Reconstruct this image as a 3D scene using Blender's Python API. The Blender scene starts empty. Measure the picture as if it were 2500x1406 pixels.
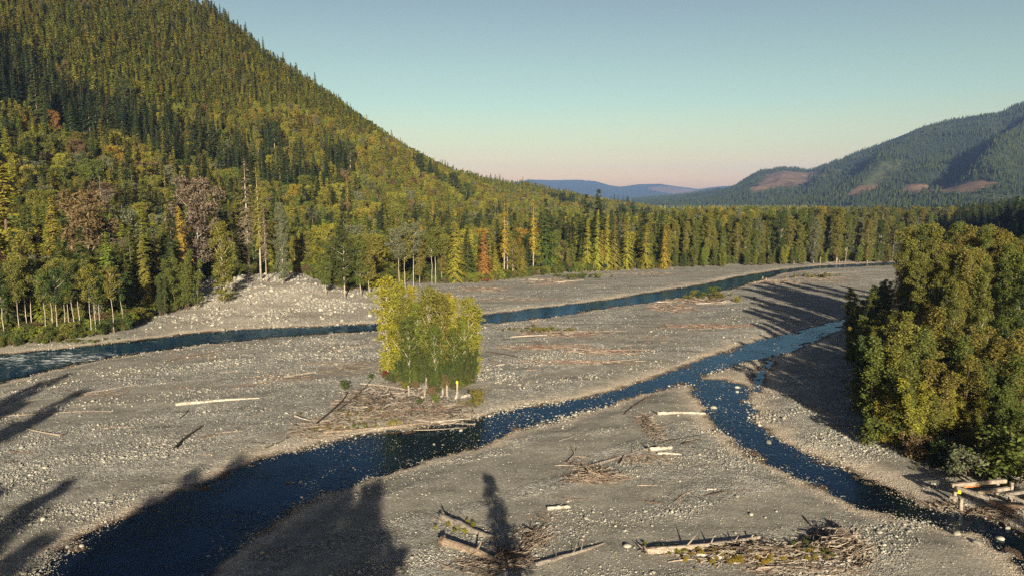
import bpy, math, random
import numpy as np
from mathutils import Vector

rng = np.random.default_rng(7)
random.seed(7)
SC = bpy.context.scene
COL = SC.collection

# ------------------------------------------------------------------ camera, sky, sun, exposure
W, H, F, HORIZON = 2500.0, 1406.0, 1689.0, 490.0
CAMZ = 40.0
PITCH = math.atan((H / 2 - HORIZON) / F)
cam_data = bpy.data.cameras.new('camera')
cam_data.sensor_width = 36.0
cam_data.lens = 36.0 * F / W
cam_data.clip_start = 0.5
cam_data.clip_end = 60000
cam = bpy.data.objects.new('camera', cam_data)
cam.location = (0, 0, CAMZ)
cam.rotation_euler = (math.pi / 2 - PITCH, 0, 0)
COL.objects.link(cam)
SC.camera = cam

SUN_EL = math.radians(16.0)
SUN_AZ = math.atan2(0.118, -0.993)          # clockwise from +Y
world = bpy.data.worlds.new('World')
SC.world = world
world.use_nodes = True
nt = world.node_tree
bg = nt.nodes['Background']
sky = nt.nodes.new('ShaderNodeTexSky')
sky.sky_type = 'NISHITA'
sky.sun_disc = False
sky.sun_elevation = SUN_EL
sky.sun_rotation = SUN_AZ
sky.air_density = 1.0
sky.dust_density = 1.5
sky.ozone_density = 1.5
# the evening sky: peach at the horizon, teal above it, slate overhead, the same all the way round
wtc = nt.nodes.new('ShaderNodeTexCoord')
wsep = nt.nodes.new('ShaderNodeSeparateXYZ')
nt.links.new(wtc.outputs['Generated'], wsep.inputs[0])
wramp = nt.nodes.new('ShaderNodeValToRGB')
nt.links.new(wsep.outputs['Z'], wramp.inputs[0])
el = wramp.color_ramp.elements
el[0].position = 0.0; el[0].color = (2.25, 1.20, 0.42, 1)
el[1].position = 1.0; el[1].color = (0.20, 0.21, 0.30, 1)
for p_, c_ in ((0.03, (2.10, 1.26, 0.52)), (0.07, (1.46, 1.14, 0.64)), (0.13, (1.10, 1.08, 0.74)), (0.20, (1.0, 0.95, 0.69)), (0.28, (0.90, 0.81, 0.64)), (0.45, (0.44, 0.42, 0.46))):
    e = el.new(p_); e.color = (*c_, 1)
wmul = nt.nodes.new('ShaderNodeMix'); wmul.data_type = 'RGBA'; wmul.blend_type = 'MULTIPLY'
wmul.inputs[0].default_value = 1.0
nt.links.new(sky.outputs[0], wmul.inputs[6])
nt.links.new(wramp.outputs[0], wmul.inputs[7])
nt.links.new(wmul.outputs[2], bg.inputs[0])
bg.inputs[1].default_value = 0.056

sun_data = bpy.data.lights.new('sun', 'SUN')
sun_data.energy = 5.0
sun_data.angle = math.radians(0.53)
sun_data.color = (1.0, 0.86, 0.66)
sun = bpy.data.objects.new('sun', sun_data)
ldir = Vector((-0.118 * math.cos(SUN_EL), 0.993 * math.cos(SUN_EL), -math.sin(SUN_EL)))
sun.rotation_euler = ldir.to_track_quat('-Z', 'Y').to_euler()
sun.location = (60, -300, 200)
COL.objects.link(sun)

SC.view_settings.view_transform = 'Standard'
SC.view_settings.look = 'None'
SC.view_settings.gamma = 1.0
SC.view_settings.exposure = 1.32
SC.render.engine = 'CYCLES'
SC.cycles.max_bounces = 5
SC.cycles.diffuse_bounces = 2
SC.cycles.glossy_bounces = 2
SC.cycles.transmission_bounces = 2
SC.cycles.transparent_max_bounces = 6
SC.cycles.volume_bounces = 0
SC.cycles.use_denoising = False
try:
    SC.cycles.denoiser = 'OPENIMAGEDENOISE'
except Exception:
    pass

# ------------------------------------------------------------------ numeric helpers
CT, ST = math.cos(PITCH), math.sin(PITCH)

def ray(px, py):
    cx = (np.asarray(px, float) - W / 2) / F
    cy = -(np.asarray(py, float) - H / 2) / F
    return np.stack([cx, CT + cy * ST, -ST + cy * CT], -1)

def gp(px, py, z=0.0):
    d = ray(px, py)
    t = (z - CAMZ) / d[..., 2]
    return d[..., :2] * t[..., None] if np.ndim(t) else d[:2] * t

def proj(P):
    P = np.asarray(P, float)
    dz = P[..., 2] - CAMZ
    f = P[..., 1] * CT - dz * ST
    u = P[..., 1] * ST + dz * CT
    f = np.where(f < 0.1, 0.1, f)
    return W / 2 + P[..., 0] / f * F, H / 2 - u / f * F, f

def hash2(ix, iy, seed):
    n = (ix.astype(np.int64) * 374761393 + iy.astype(np.int64) * 668265263 + seed * 1274126177) & 0xffffffff
    n = ((n ^ (n >> 13)) * 1274126177) & 0xffffffff
    n = n ^ (n >> 16)
    return (n & 0xffffff) / float(0xffffff)

def vnoise(x, y, seed=0):
    x = np.asarray(x, float); y = np.asarray(y, float)
    ix = np.floor(x); iy = np.floor(y)
    fx = x - ix; fy = y - iy
    fx = fx * fx * (3 - 2 * fx); fy = fy * fy * (3 - 2 * fy)
    ix = ix.astype(np.int64); iy = iy.astype(np.int64)
    a = hash2(ix, iy, seed); b = hash2(ix + 1, iy, seed)
    c = hash2(ix, iy + 1, seed); d = hash2(ix + 1, iy + 1, seed)
    return (a * (1 - fx) + b * fx) * (1 - fy) + (c * (1 - fx) + d * fx) * fy

def fbm(x, y, octv=4, seed=0):
    s = 0; a = 0.5; f = 1.0
    for k in range(octv):
        s = s + a * vnoise(np.asarray(x) * f + 17.3 * k, np.asarray(y) * f - 9.1 * k, seed + k)
        a *= 0.5; f *= 2.03
    return s / (1 - 0.5 ** octv)

def sstep(a, b, x):
    t = np.clip((np.asarray(x, float) - a) / (b - a), 0, 1)
    return t * t * (3 - 2 * t)

def seg_dist(px, py, poly, closed=True):
    best = np.full(px.shape, 1e9)
    n = len(poly)
    for i in range(n if closed else n - 1):
        ax, ay = poly[i]; bx, by = poly[(i + 1) % n]
        dx, dy = bx - ax, by - ay
        t = np.clip(((px - ax) * dx + (py - ay) * dy) / (dx * dx + dy * dy + 1e-9), 0, 1)
        best = np.minimum(best, (px - ax - t * dx) ** 2 + (py - ay - t * dy) ** 2)
    return np.sqrt(best)

def inside(px, py, poly):
    r = np.zeros(px.shape, bool)
    n = len(poly)
    for i in range(n):
        ax, ay = poly[i]; bx, by = poly[(i + 1) % n]
        c = ((ay > py) != (by > py)) & (px < (bx - ax) * (py - ay) / ((by - ay) if by != ay else 1e-9) + ax)
        r ^= c
    return r

def signed(px, py, poly):
    d = seg_dist(px, py, poly)
    return np.where(inside(px, py, poly), -d, d)

# ------------------------------------------------------------------ mesh helpers
def mk_mesh(name, V, faces, mats=(), midx=None, smooth=False, attrs=None):
    """faces: list of (n,k) int arrays"""
    me = bpy.data.meshes.new(name)
    V = np.asarray(V, np.float32)
    faces = [np.asarray(f, np.int32) for f in faces if len(f)]
    me.vertices.add(len(V))
    me.vertices.foreach_set('co', V.ravel())
    tot = sum(f.size for f in faces); nf = sum(len(f) for f in faces)
    if nf:
        me.loops.add(tot); me.polygons.add(nf)
        me.loops.foreach_set('vertex_index', np.concatenate([f.ravel() for f in faces]))
        sizes = np.concatenate([np.full(len(f), f.shape[1], np.int32) for f in faces])
        me.polygons.foreach_set('loop_start', np.concatenate([[0], np.cumsum(sizes)[:-1]]).astype(np.int32))
        if midx is not None:
            me.polygons.foreach_set('material_index', np.asarray(midx, np.int32))
        me.polygons.foreach_set('use_smooth', np.full(nf, smooth, bool))
    for m in mats:
        me.materials.append(m)
    if attrs:
        for k, v in attrs.items():
            a = me.attributes.new(k, 'FLOAT', 'POINT')
            a.data.foreach_set('value', np.asarray(v, np.float32))
    me.update()
    me.validate()
    return me

def link(name, me, parent=None, loc=None):
    o = bpy.data.objects.new(name, me)
    COL.objects.link(o)
    if parent is not None:
        o.parent = parent
    if loc is not None:
        o.location = loc
    return o

def tag(o, label=None, cat=None, group=None, kind=None):
    if label: o['label'] = label
    if cat: o['category'] = cat
    if group: o['group'] = group
    if kind: o['kind'] = kind
    return o

def tint(o, c):
    o.color = (c[0], c[1], c[2], 1.0)
    return o

class Geo:
    """collects pieces; build() makes one mesh"""
    def __init__(self):
        self.V = []; self.Q = []; self.T = []; self.n = 0
    def add(self, V, Q=None, T=None):
        V = np.asarray(V, float)
        if Q is not None and len(Q): self.Q.append(np.asarray(Q) + self.n)
        if T is not None and len(T): self.T.append(np.asarray(T) + self.n)
        self.V.append(V); self.n += len(V)
    def arrays(self):
        V = np.concatenate(self.V) if self.V else np.zeros((0, 3))
        Q = np.concatenate(self.Q) if self.Q else np.zeros((0, 4), int)
        T = np.concatenate(self.T) if self.T else np.zeros((0, 3), int)
        return V, Q, T
    def mesh(self, name, mats, smooth=False):
        V, Q, T = self.arrays()
        return mk_mesh(name, V, [Q, T], mats, smooth=smooth)

def tube(g, pts, rad, sides=6, cap=True, rough=0.0, r=None):
    pts = np.asarray(pts, float); rad = np.asarray(rad, float)
    n = len(pts)
    tan = np.gradient(pts, axis=0)
    tan /= np.linalg.norm(tan, axis=1)[:, None] + 1e-9
    ref = np.array([0, 0, 1.0]) if abs(tan[:, 2]).mean() < 0.8 else np.array([1.0, 0, 0])
    a = np.cross(tan, ref); a /= np.linalg.norm(a, axis=1)[:, None] + 1e-9
    b = np.cross(tan, a)
    th = np.linspace(0, 2 * np.pi, sides, endpoint=False)
    rr = rad[:, None] * np.ones(sides)
    if rough and r is not None:
        rr = rr * (1 + rough * (r.random((n, sides)) - 0.5) + rough * 0.8 * (r.random(sides) - 0.5))
    V = pts[:, None] + rr[..., None] * (np.cos(th)[None, :, None] * a[:, None] + np.sin(th)[None, :, None] * b[:, None])
    V = V.reshape(-1, 3)
    i = np.arange(n - 1)[:, None] * sides
    j = np.arange(sides)[None]
    j2 = (j + 1) % sides
    Q = np.stack([i + j, i + j2, i + sides + j2, i + sides + j], -1).reshape(-1, 4)
    T = []
    if cap:
        V = np.concatenate([V, pts[:1], pts[-1:]])
        c0, c1 = len(V) - 2, len(V) - 1
        for k in range(sides):
            T.append((c0, (k + 1) % sides, k))
            T.append((c1, (n - 1) * sides + k, (n - 1) * sides + (k + 1) % sides))
    g.add(V, Q, np.array(T) if T else None)

def norm(v):
    return v / (np.linalg.norm(v, axis=-1, keepdims=True) + 1e-9)

def diamonds(g, C, A, Wd):
    """leaf-shaped quads: centre, half-length vector, half-width vector"""
    V = np.stack([C - A, C + Wd - A * 0.1, C + A, C - Wd - A * 0.1], 1).reshape(-1, 3)
    Q = np.arange(len(C) * 4).reshape(-1, 4)
    g.add(V, Q)

def blob_leaves(g, r, centers, spread, n, size):
    """leaf faces in uneven clumps"""
    k = r.integers(0, len(centers), n)
    d = norm(r.normal(size=(n, 3)))
    rad = r.random(n) ** 0.55
    sp = np.asarray(spread)
    C = centers[k] + d * rad[:, None] * sp[k][:, None] * np.array([1, 1, 0.85])
    A = norm(r.normal(size=(n, 3)) * np.array([1, 1, 0.7]) + d * 0.3)
    B = norm(np.cross(A, r.normal(size=(n, 3)) + d * 0.6))
    s = size * (0.6 + 0.8 * r.random(n))
    diamonds(g, C, A * s[:, None], B * (s * 0.62)[:, None])

# ------------------------------------------------------------------ node helpers / materials
def nn(t, kind, **kw):
    n = t.nodes.new(kind)
    for k, v in kw.items():
        setattr(n, k, v)
    return n

def new_mat(name):
    m = bpy.data.materials.new(name); m.use_nodes = True
    t = m.node_tree
    b = t.nodes['Principled BSDF']
    b.inputs['Roughness'].default_value = 0.85
    b.inputs['Specular IOR Level'].default_value = 0.2
    return m, t, b

def mixc(t, fac, a, b, blend='MIX'):
    n = nn(t, 'ShaderNodeMix', data_type='RGBA', blend_type=blend)
    for sock, v in ((n.inputs[0], fac), (n.inputs[6], a), (n.inputs[7], b)):
        if isinstance(v, (int, float)): sock.default_value = v
        elif isinstance(v, tuple): sock.default_value = (*v, 1) if len(v) == 3 else v
        else: t.links.new(v, sock)
    return n.outputs[2]

def ramp(t, x, stops, interp='LINEAR'):
    n = nn(t, 'ShaderNodeValToRGB')
    n.color_ramp.interpolation = interp
    e = n.color_ramp.elements
    while len(e) < len(stops): e.new(0.5)
    for k, (p, c) in enumerate(stops):
        e[k].position = p
        e[k].color = (c, c, c, 1) if isinstance(c, (int, float)) else (*c, 1)
    t.links.new(x, n.inputs[0])
    return n.outputs[0]

def noise(t, scale, detail=4, vec=None, rough=0.55, dist=0.0):
    n = nn(t, 'ShaderNodeTexNoise')
    n.inputs['Scale'].default_value = scale
    n.inputs['Detail'].default_value = detail
    n.inputs['Roughness'].default_value = rough
    n.inputs['Distortion'].default_value = dist
    if vec is not None: t.links.new(vec, n.inputs['Vector'])
    return n.outputs['Fac']

def attr(t, name, typ='GEOMETRY'):
    n = nn(t, 'ShaderNodeAttribute', attribute_name=name)
    n.attribute_type = typ
    return n

def mathn(t, op, a, b=None, clamp=False):
    n = nn(t, 'ShaderNodeMath', operation=op, use_clamp=clamp)
    for i, v in enumerate((a, b)):
        if v is None: continue
        if isinstance(v, (int, float)): n.inputs[i].default_value = v
        else: t.links.new(v, n.inputs[i])
    return n.outputs[0]

def mat_leaf(name, vlo=0.45, vhi=1.45, transl=0.0):
    m, t, b = new_mat(name)
    col = attr(t, 'color', 'INSTANCER').outputs['Color']
    geo = nn(t, 'ShaderNodeNewGeometry')
    v = nn(t, 'ShaderNodeMapRange')
    t.links.new(geo.outputs['Random Per Island'], v.inputs[0])
    v.inputs[3].default_value = vlo; v.inputs[4].default_value = vhi
    c1 = mixc(t, 1.0, col, v.outputs[0], 'MULTIPLY')
    oi = nn(t, 'ShaderNodeObjectInfo')
    h = nn(t, 'ShaderNodeHueSaturation')
    t.links.new(mathn(t, 'ADD', mathn(t, 'MULTIPLY', oi.outputs['Random'], 0.04), 0.48), h.inputs['Hue'])
    t.links.new(c1, h.inputs['Color'])
    t.links.new(h.outputs[0], b.inputs['Base Color'])
    b.inputs['Roughness'].default_value = 0.7
    b.inputs['Specular IOR Level'].default_value = 0.12
    if transl:
        tr = nn(t, 'ShaderNodeBsdfTranslucent')
        t.links.new(h.outputs[0], tr.inputs[0])
        mx = nn(t, 'ShaderNodeMixShader'); mx.inputs[0].default_value = transl
        t.links.new(b.outputs[0], mx.inputs[1]); t.links.new(tr.outputs[0], mx.inputs[2])
        t.links.new(mx.outputs[0], t.nodes['Material Output'].inputs[0])
    return m

def mat_bark(name, c1, c2, scale=3.0):
    m, t, b = new_mat(name)
    tc = nn(t, 'ShaderNodeTexCoord')
    mp = nn(t, 'ShaderNodeMapping'); mp.inputs['Scale'].default_value = (1, 1, 0.3)
    t.links.new(tc.outputs['Object'], mp.inputs[0])
    f = noise(t, scale, 5, mp.outputs[0])
    t.links.new(ramp(t, f, [(0.3, c1), (0.7, c2)]), b.inputs['Base Color'])
    bp = nn(t, 'ShaderNodeBump'); bp.inputs['Strength'].default_value = 0.5
    t.links.new(f, bp.inputs['Height']); t.links.new(bp.outputs[0], b.inputs['Normal'])
    return m

M = {}
M['needle'] = mat_leaf('needle_foliage', 0.72, 1.22)
M['leaf'] = mat_leaf('broad_leaf_foliage', 0.6, 1.35, 0.18)
M['bark_dark'] = mat_bark('dark_bark', (0.06, 0.045, 0.035), (0.16, 0.12, 0.09))
M['bark_pale'] = mat_bark('pale_alder_bark', (0.22, 0.195, 0.16), (0.50, 0.45, 0.37), 2.0)
M['bark_grey'] = mat_bark('grey_cottonwood_bark', (0.16, 0.14, 0.11), (0.36, 0.32, 0.26))

def mat_wood(name):
    m, t, b = new_mat(name)
    col = attr(t, 'color', 'INSTANCER').outputs['Color']
    tc = nn(t, 'ShaderNodeTexCoord')
    f = noise(t, 2.2, 6, tc.outputs['Object'], 0.65, 0.6)
    g_ = noise(t, 9.0, 4, tc.outputs['Object'], 0.6)
    c = mixc(t, 1.0, col, ramp(t, f, [(0.28, 0.28), (0.5, 0.92), (0.75, 1.4)]), 'MULTIPLY')
    c = mixc(t, 1.0, c, ramp(t, g_, [(0.32, 0.5), (0.6, 1.15)]), 'MULTIPLY')
    geo = nn(t, 'ShaderNodeNewGeometry')
    v = nn(t, 'ShaderNodeMapRange'); t.links.new(geo.outputs['Random Per Island'], v.inputs[0])
    v.inputs[3].default_value = 0.6; v.inputs[4].default_value = 1.35
    c = mixc(t, 1.0, c, v.outputs[0], 'MULTIPLY')
    t.links.new(c, b.inputs['Base Color'])
    bp = nn(t, 'ShaderNodeBump'); bp.inputs['Strength'].default_value = 0.6; bp.inputs['Distance'].default_value = 0.1
    t.links.new(g_, bp.inputs['Height']); t.links.new(bp.outputs[0], b.inputs['Normal'])
    return m
M['wood'] = mat_wood('weathered_driftwood')

def mat_stone():
    m, t, b = new_mat('river_stone')
    oi = nn(t, 'ShaderNodeObjectInfo')
    tc = nn(t, 'ShaderNodeTexCoord')
    c = ramp(t, oi.outputs['Random'], [(0.0, (0.14, 0.14, 0.125)), (0.35, (0.22, 0.215, 0.18)), (0.7, (0.29, 0.28, 0.235)), (0.92, (0.34, 0.325, 0.27)), (1.0, (0.40, 0.385, 0.33))])
    f = noise(t, 3.0, 5, tc.outputs['Object'])
    c = mixc(t, 1.0, c, ramp(t, f, [(0.3, 0.7), (0.7, 1.15)]), 'MULTIPLY')
    t.links.new(c, b.inputs['Base Color'])
    return m
M['stone'] = mat_stone()

def mat_ground():
    m, t, b = new_mat('river_gravel')
    geo = nn(t, 'ShaderNodeNewGeometry')
    pos = geo.outputs['Position']
    shore = attr(t, 'shore').outputs['Fac']; wet = attr(t, 'wet').outputs['Fac']
    veg = attr(t, 'veg').outputs['Fac']; sand = attr(t, 'sand').outputs['Fac']
    # stones of two sizes
    def vor(scale):
        v = nn(t, 'ShaderNodeTexVoronoi'); v.inputs['Scale'].default_value = scale
        t.links.new(pos, v.inputs['Vector']); return v
    v1 = vor(2.6); v2 = vor(6.5)
    sep1 = nn(t, 'ShaderNodeSeparateColor'); t.links.new(v1.outputs['Color'], sep1.inputs[0])
    sep2 = nn(t, 'ShaderNodeSeparateColor'); t.links.new(v2.outputs['Color'], sep2.inputs[0])
    big = noise(t, 0.035, 5, pos)
    mid = noise(t, 0.22, 7, pos, 0.7)
    base = ramp(t, big, [(0.3, (0.25, 0.243, 0.208)), (0.5, (0.30, 0.29, 0.248)), (0.7, (0.345, 0.33, 0.278))])
    mpb = nn(t, 'ShaderNodeMapping'); mpb.inputs['Rotation'].default_value = (0, 0, -0.571); mpb.inputs['Scale'].default_value = (0.03, 0.22, 0.1)
    t.links.new(pos, mpb.inputs[0])
    band = noise(t, 1.0, 6, mpb.outputs[0], 0.62, 0.7)
    base = mixc(t, 1.0, base, ramp(t, band, [(0.3, 0.62), (0.5, 1.0), (0.7, 1.25)]), 'MULTIPLY')
    base = mixc(t, 1.0, base, ramp(t, mid, [(0.3, 0.68), (0.7, 1.25)]), 'MULTIPLY')
    s1 = ramp(t, sep1.outputs[0], [(0.0, 0.30), (0.5, 0.85), (0.85, 1.25), (1.0, 2.3)])
    s2 = ramp(t, sep2.outputs[1], [(0.0, 0.40), (0.6, 0.95), (0.9, 1.25), (1.0, 2.2)])
    st = mixc(t, 0.5, s1, s2)
    gap = ramp(t, v2.outputs['Distance'], [(0.0, 1.1), (0.5, 0.95), (0.9, 0.55)])
    st = mixc(t, 1.0, st, gap, 'MULTIPLY')
    stony = mixc(t, 1.0, base, st, 'MULTIPLY')
    silt = mixc(t, 1.0, (0.235, 0.220, 0.175), ramp(t, mid, [(0.25, 0.6), (0.75, 1.25)]), 'MULTIPLY')
    silt = mixc(t, 1.0, silt, ramp(t, band, [(0.3, 0.7), (0.7, 1.2)]), 'MULTIPLY')
    silt = mixc(t, 0.35, silt, mixc(t, 1.0, silt, s2, 'MULTIPLY'))
    sfac = mathn(t, 'MULTIPLY', sand, 0.8)
    c = mixc(t, sfac, stony, silt)
    tan = mixc(t, 0.55, mixc(t, 1.0, (0.50, 0.42, 0.315), st, 'MULTIPLY'), (0.50, 0.42, 0.315))
    c = mixc(t, shore, c, tan)
    wetc = mixc(t, 1.0, (0.105, 0.072, 0.046), st, 'MULTIPLY')
    c = mixc(t, wet, c, wetc)
    vegc = ramp(t, mid, [(0.3, (0.03, 0.03, 0.015)), (0.7, (0.075, 0.06, 0.03))])
    c = mixc(t, veg, c, vegc)
    t.links.new(c, b.inputs['Base Color'])
    b.inputs['Roughness'].default_value = 0.9
    bp = nn(t, 'ShaderNodeBump'); bp.inputs['Strength'].default_value = 0.9; bp.inputs['Distance'].default_value = 0.25
    hgt = mixc(t, 0.5, v1.outputs['Distance'], v2.outputs['Distance'])
    inv = mathn(t, 'SUBTRACT', 1.0, hgt)
    amt = mathn(t, 'SUBTRACT', 1.0, sfac)
    t.links.new(mathn(t, 'MULTIPLY', inv, amt), bp.inputs['Height'])
    t.links.new(bp.outputs[0], b.inputs['Normal'])
    return m
M['ground'] = mat_ground()

def mat_water(name, deep, tintc, ripple, foam=False, rough=0.13, bump=0.055):
    m = bpy.data.materials.new(name); m.use_nodes = True
    t = m.node_tree
    t.nodes.remove(t.nodes['Principled BSDF'])
    out = t.nodes['Material Output']
    geo = nn(t, 'ShaderNodeNewGeometry')
    pos = geo.outputs['Position']
    n1 = noise(t, ripple, 2, pos, 0.5, 0.6)
    n2 = noise(t, ripple * 0.27, 3, pos, 0.55, 0.8)
    hgt = mathn(t, 'ADD', n1, mathn(t, 'MULTIPLY', n2, 2.2))
    bp = nn(t, 'ShaderNodeBump'); bp.inputs['Distance'].default_value = bump
    t.links.new(ramp(t, noise(t, 0.10, 4, pos, 0.6, 0.5), [(0.35, 0.15), (0.65, 1.0)]), bp.inputs['Strength'])
    t.links.new(hgt, bp.inputs['Height'])
    tr = nn(t, 'ShaderNodeBsdfTransparent'); tr.inputs[0].default_value = (*tintc, 1)
    df = nn(t, 'ShaderNodeBsdfDiffuse'); df.inputs[0].default_value = (*deep, 1)
    gl = nn(t, 'ShaderNodeBsdfGlossy'); gl.inputs['Roughness'].default_value = rough
    gl.inputs[0].default_value = (0.54, 0.76, 1, 1)
    t.links.new(bp.outputs[0], gl.inputs['Normal'])
    fr = nn(t, 'ShaderNodeFresnel'); fr.inputs[0].default_value = 1.33
    t.links.new(bp.outputs[0], fr.inputs['Normal'])
    dep = attr(t, 'depth').outputs['Fac']
    body = nn(t, 'ShaderNodeMixShader')
    t.links.new(dep, body.inputs[0]); t.links.new(tr.outputs[0], body.inputs[1]); t.links.new(df.outputs[0], body.inputs[2])
    mx = nn(t, 'ShaderNodeMixShader')
    t.links.new(mathn(t, 'MULTIPLY', fr.outputs[0], 0.95), mx.inputs[0]); t.links.new(body.outputs[0], mx.inputs[1]); t.links.new(gl.outputs[0], mx.inputs[2])
    last = mx.outputs[0]
    if foam:
        mp = nn(t, 'ShaderNodeMapping'); mp.inputs['Rotation'].default_value = (0, 0, 0.6); mp.inputs['Scale'].default_value = (0.6, 1.5, 1)
        t.links.new(pos, mp.inputs[0])
        fm = noise(t, 0.55, 6, mp.outputs[0], 0.7, 0.5)
        fa = attr(t, 'riffle').outputs['Fac']
        f = ramp(t, mathn(t, 'MULTIPLY', fm, fa), [(0.52, 0.0), (0.62, 0.85)])
        wd = nn(t, 'ShaderNodeBsdfDiffuse'); wd.inputs[0].default_value = (0.6, 0.64, 0.62, 1)
        m2 = nn(t, 'ShaderNodeMixShader')
        t.links.new(f, m2.inputs[0]); t.links.new(last, m2.inputs[1]); t.links.new(wd.outputs[0], m2.inputs[2])
        last = m2.outputs[0]
    t.links.new(last, out.inputs[0])
    return m
M['river'] = mat_water('river_water', (0.010, 0.036, 0.075), (0.30, 0.42, 0.42), 1.7, True)
M['stream'] = mat_water('stream_water', (0.008, 0.028, 0.068), (0.62, 0.60, 0.56), 2.6)

def mat_forest_floor():
    m, t, b = new_mat('forest_floor')
    geo = nn(t, 'ShaderNodeNewGeometry')
    f = noise(t, 0.05, 6, geo.outputs['Position'], 0.6)
    t.links.new(ramp(t, f, [(0.3, (0.022, 0.026, 0.010)), (0.6, (0.05, 0.048, 0.018)), (0.8, (0.085, 0.065, 0.03))]), b.inputs['Base Color'])
    return m
M['floor'] = mat_forest_floor()

def mat_mountain():
    m, t, b = new_mat('mountain_slope')
    geo = nn(t, 'ShaderNodeNewGeometry')
    pos = geo.outputs['Position']
    f = noise(t, 0.004, 7, pos, 0.65)
    f2 = noise(t, 0.03, 5, pos, 0.6)
    c = ramp(t, f, [(0.35, (0.012, 0.024, 0.012)), (0.55, (0.022, 0.036, 0.015)), (0.7, (0.042, 0.052, 0.022))])
    c = mixc(t, 1.0, c, ramp(t, f2, [(0.3, 0.6), (0.7, 1.3)]), 'MULTIPLY')
    cut = attr(t, 'cut').outputs['Fac']
    cc = ramp(t, f2, [(0.3, (0.07, 0.05, 0.03)), (0.5, (0.14, 0.09, 0.055)), (0.75, (0.20, 0.14, 0.085))])
    cutn = mathn(t, 'ADD', cut, mathn(t, 'MULTIPLY', mathn(t, 'SUBTRACT', noise(t, 0.012, 6, pos, 0.7), 0.5), 1.1))
    c = mixc(t, ramp(t, cutn, [(0.48, 0.0), (0.56, 1.0)]), c, cc)
    reg = attr(t, 'regrowth').outputs['Fac']
    c = mixc(t, reg, c, mixc(t, 1.0, (0.062, 0.072, 0.032), ramp(t, f2, [(0.3, 0.55), (0.7, 1.35)]), 'MULTIPLY'))
    t.links.new(c, b.inputs['Base Color'])
    return m
M['mountain'] = mat_mountain()

# ------------------------------------------------------------------ river plan (bank lines traced on the ground plane)
WZ = -0.35                                       # water level
def plan(pts, z=WZ):
    return [tuple(gp(a, b, z)) for a, b in pts]

river_near = [(-160, 985), (0, 935), (200, 886), (350, 862), (500, 841), (650, 826), (800, 815), (920, 808), (1060, 800), (1180, 791), (1300, 780), (1400, 766), (1500, 749), (1600, 736), (1700, 722), (1790, 705), (1840, 690), (1905, 668), (1990, 656), (2180, 647), (2420, 642)]
river_far = [(2420, 636), (2180, 640), (2000, 649), (1900, 659), (1800, 676), (1700, 697), (1600, 712), (1500, 730), (1400, 742), (1300, 753), (1180, 769), (1060, 781), (920, 790), (750, 797), (600, 804), (450, 816), (330, 832), (200, 846), (0, 865), (-160, 885)]
RIVER = plan(river_near + river_far)
st_up = [(2110, 755), (2065, 776), (1960, 806), (1860, 828), (1800, 846), (1700, 882), (1600, 920), (1500, 952), (1400, 976), (1280, 991), (1180, 1012), (1080, 1030), (980, 1050), (880, 1062), (760, 1092), (650, 1115), (520, 1165), (400, 1222), (300, 1265), (200, 1312), (80, 1392), (-60, 1500)]
st_low = [(400, 1500), (515, 1406), (590, 1330), (652, 1288), (712, 1245), (790, 1205), (852, 1186), (920, 1162), (1050, 1122), (1150, 1092), (1280, 1048), (1380, 1022), (1480, 990), (1560, 963), (1640, 946), (1700, 928), (1760, 905), (1830, 882), (1930, 862), (2000, 828), (2065, 797), (2130, 765)]
STREAM = plan(st_up + st_low)
br_left = [(1672, 918), (1684, 945), (1703, 978), (1735, 1024), (1782, 1072), (1832, 1112), (1905, 1148), (2000, 1196), (2100, 1237), (2200, 1266), (2290, 1282), (2380, 1300), (2450, 1345), (2530, 1420)]
br_right = [(2640, 1380), (2500, 1300), (2420, 1262), (2330, 1250), (2260, 1234), (2200, 1202), (2120, 1166), (2050, 1140), (1960, 1100), (1900, 1068), (1852, 1030), (1832, 985), (1836, 940), (1852, 905), (1880, 880), (1840, 882), (1835, 905), (1790, 925), (1740, 928)]
BRANCH = plan(br_left + br_right)

# ------------------------------------------------------------------ ground grid (one sheet out to the horizon)
xs = np.concatenate([np.arange(-110, 110, 0.75), np.arange(110, 300, 1.6)])
xs = np.concatenate([-np.arange(112, 300, 1.8)[::-1], xs])
grow = []; s_, v_ = 6.0, 300.0
while v_ < 16000:
    grow.append(v_); v_ += s_; s_ *= 1.45
grow = np.array(grow + [16000.0])
xs = np.unique(np.concatenate([-grow[::-1], xs, grow]))
ys = [24.0]
while ys[-1] < 600: ys.append(ys[-1] + max(0.5, ys[-1] * 0.0052))
y_, s_ = ys[-1], 5.0
while y_ < 16000:
    y_ += s_; s_ *= 1.4; ys.append(min(y_, 16000.0))
yb = [24.0 - 3]; s_ = 4.0
while yb[-1] > -400: yb.append(yb[-1] - s_); s_ *= 1.35
ys = np.unique(np.concatenate([yb, ys]))
GX, GY = np.meshgrid(xs, ys)
core = (GX > -320) & (GX < 320) & (GY > 20) & (GY < 620)
sdR = np.full(GX.shape, 500.0); sdS = sdR.copy()
cx, cy = GX[core], GY[core]
wob = 2.0 * (fbm(cx * 0.22, cy * 0.22, 3, 5) - 0.5) + 2.0 * (fbm(cx * 0.8, cy * 0.8, 2, 8) - 0.5)
sdR[core] = signed(cx, cy, RIVER) + wob * 1.4 + 0.5
ISLE = plan([(1738, 912), (1780, 893), (1850, 879), (1872, 888), (1848, 915), (1838, 948), (1800, 940), (1762, 928)])
sdS[core] = np.maximum(np.minimum(signed(cx, cy, STREAM), signed(cx, cy, BRANCH)) + 0.8, -signed(cx, cy, ISLE)) + wob
CHUTE = plan([(1872, 878), (1890, 884), (1866, 915), (1852, 955), (1834, 955), (1848, 915)])
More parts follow.
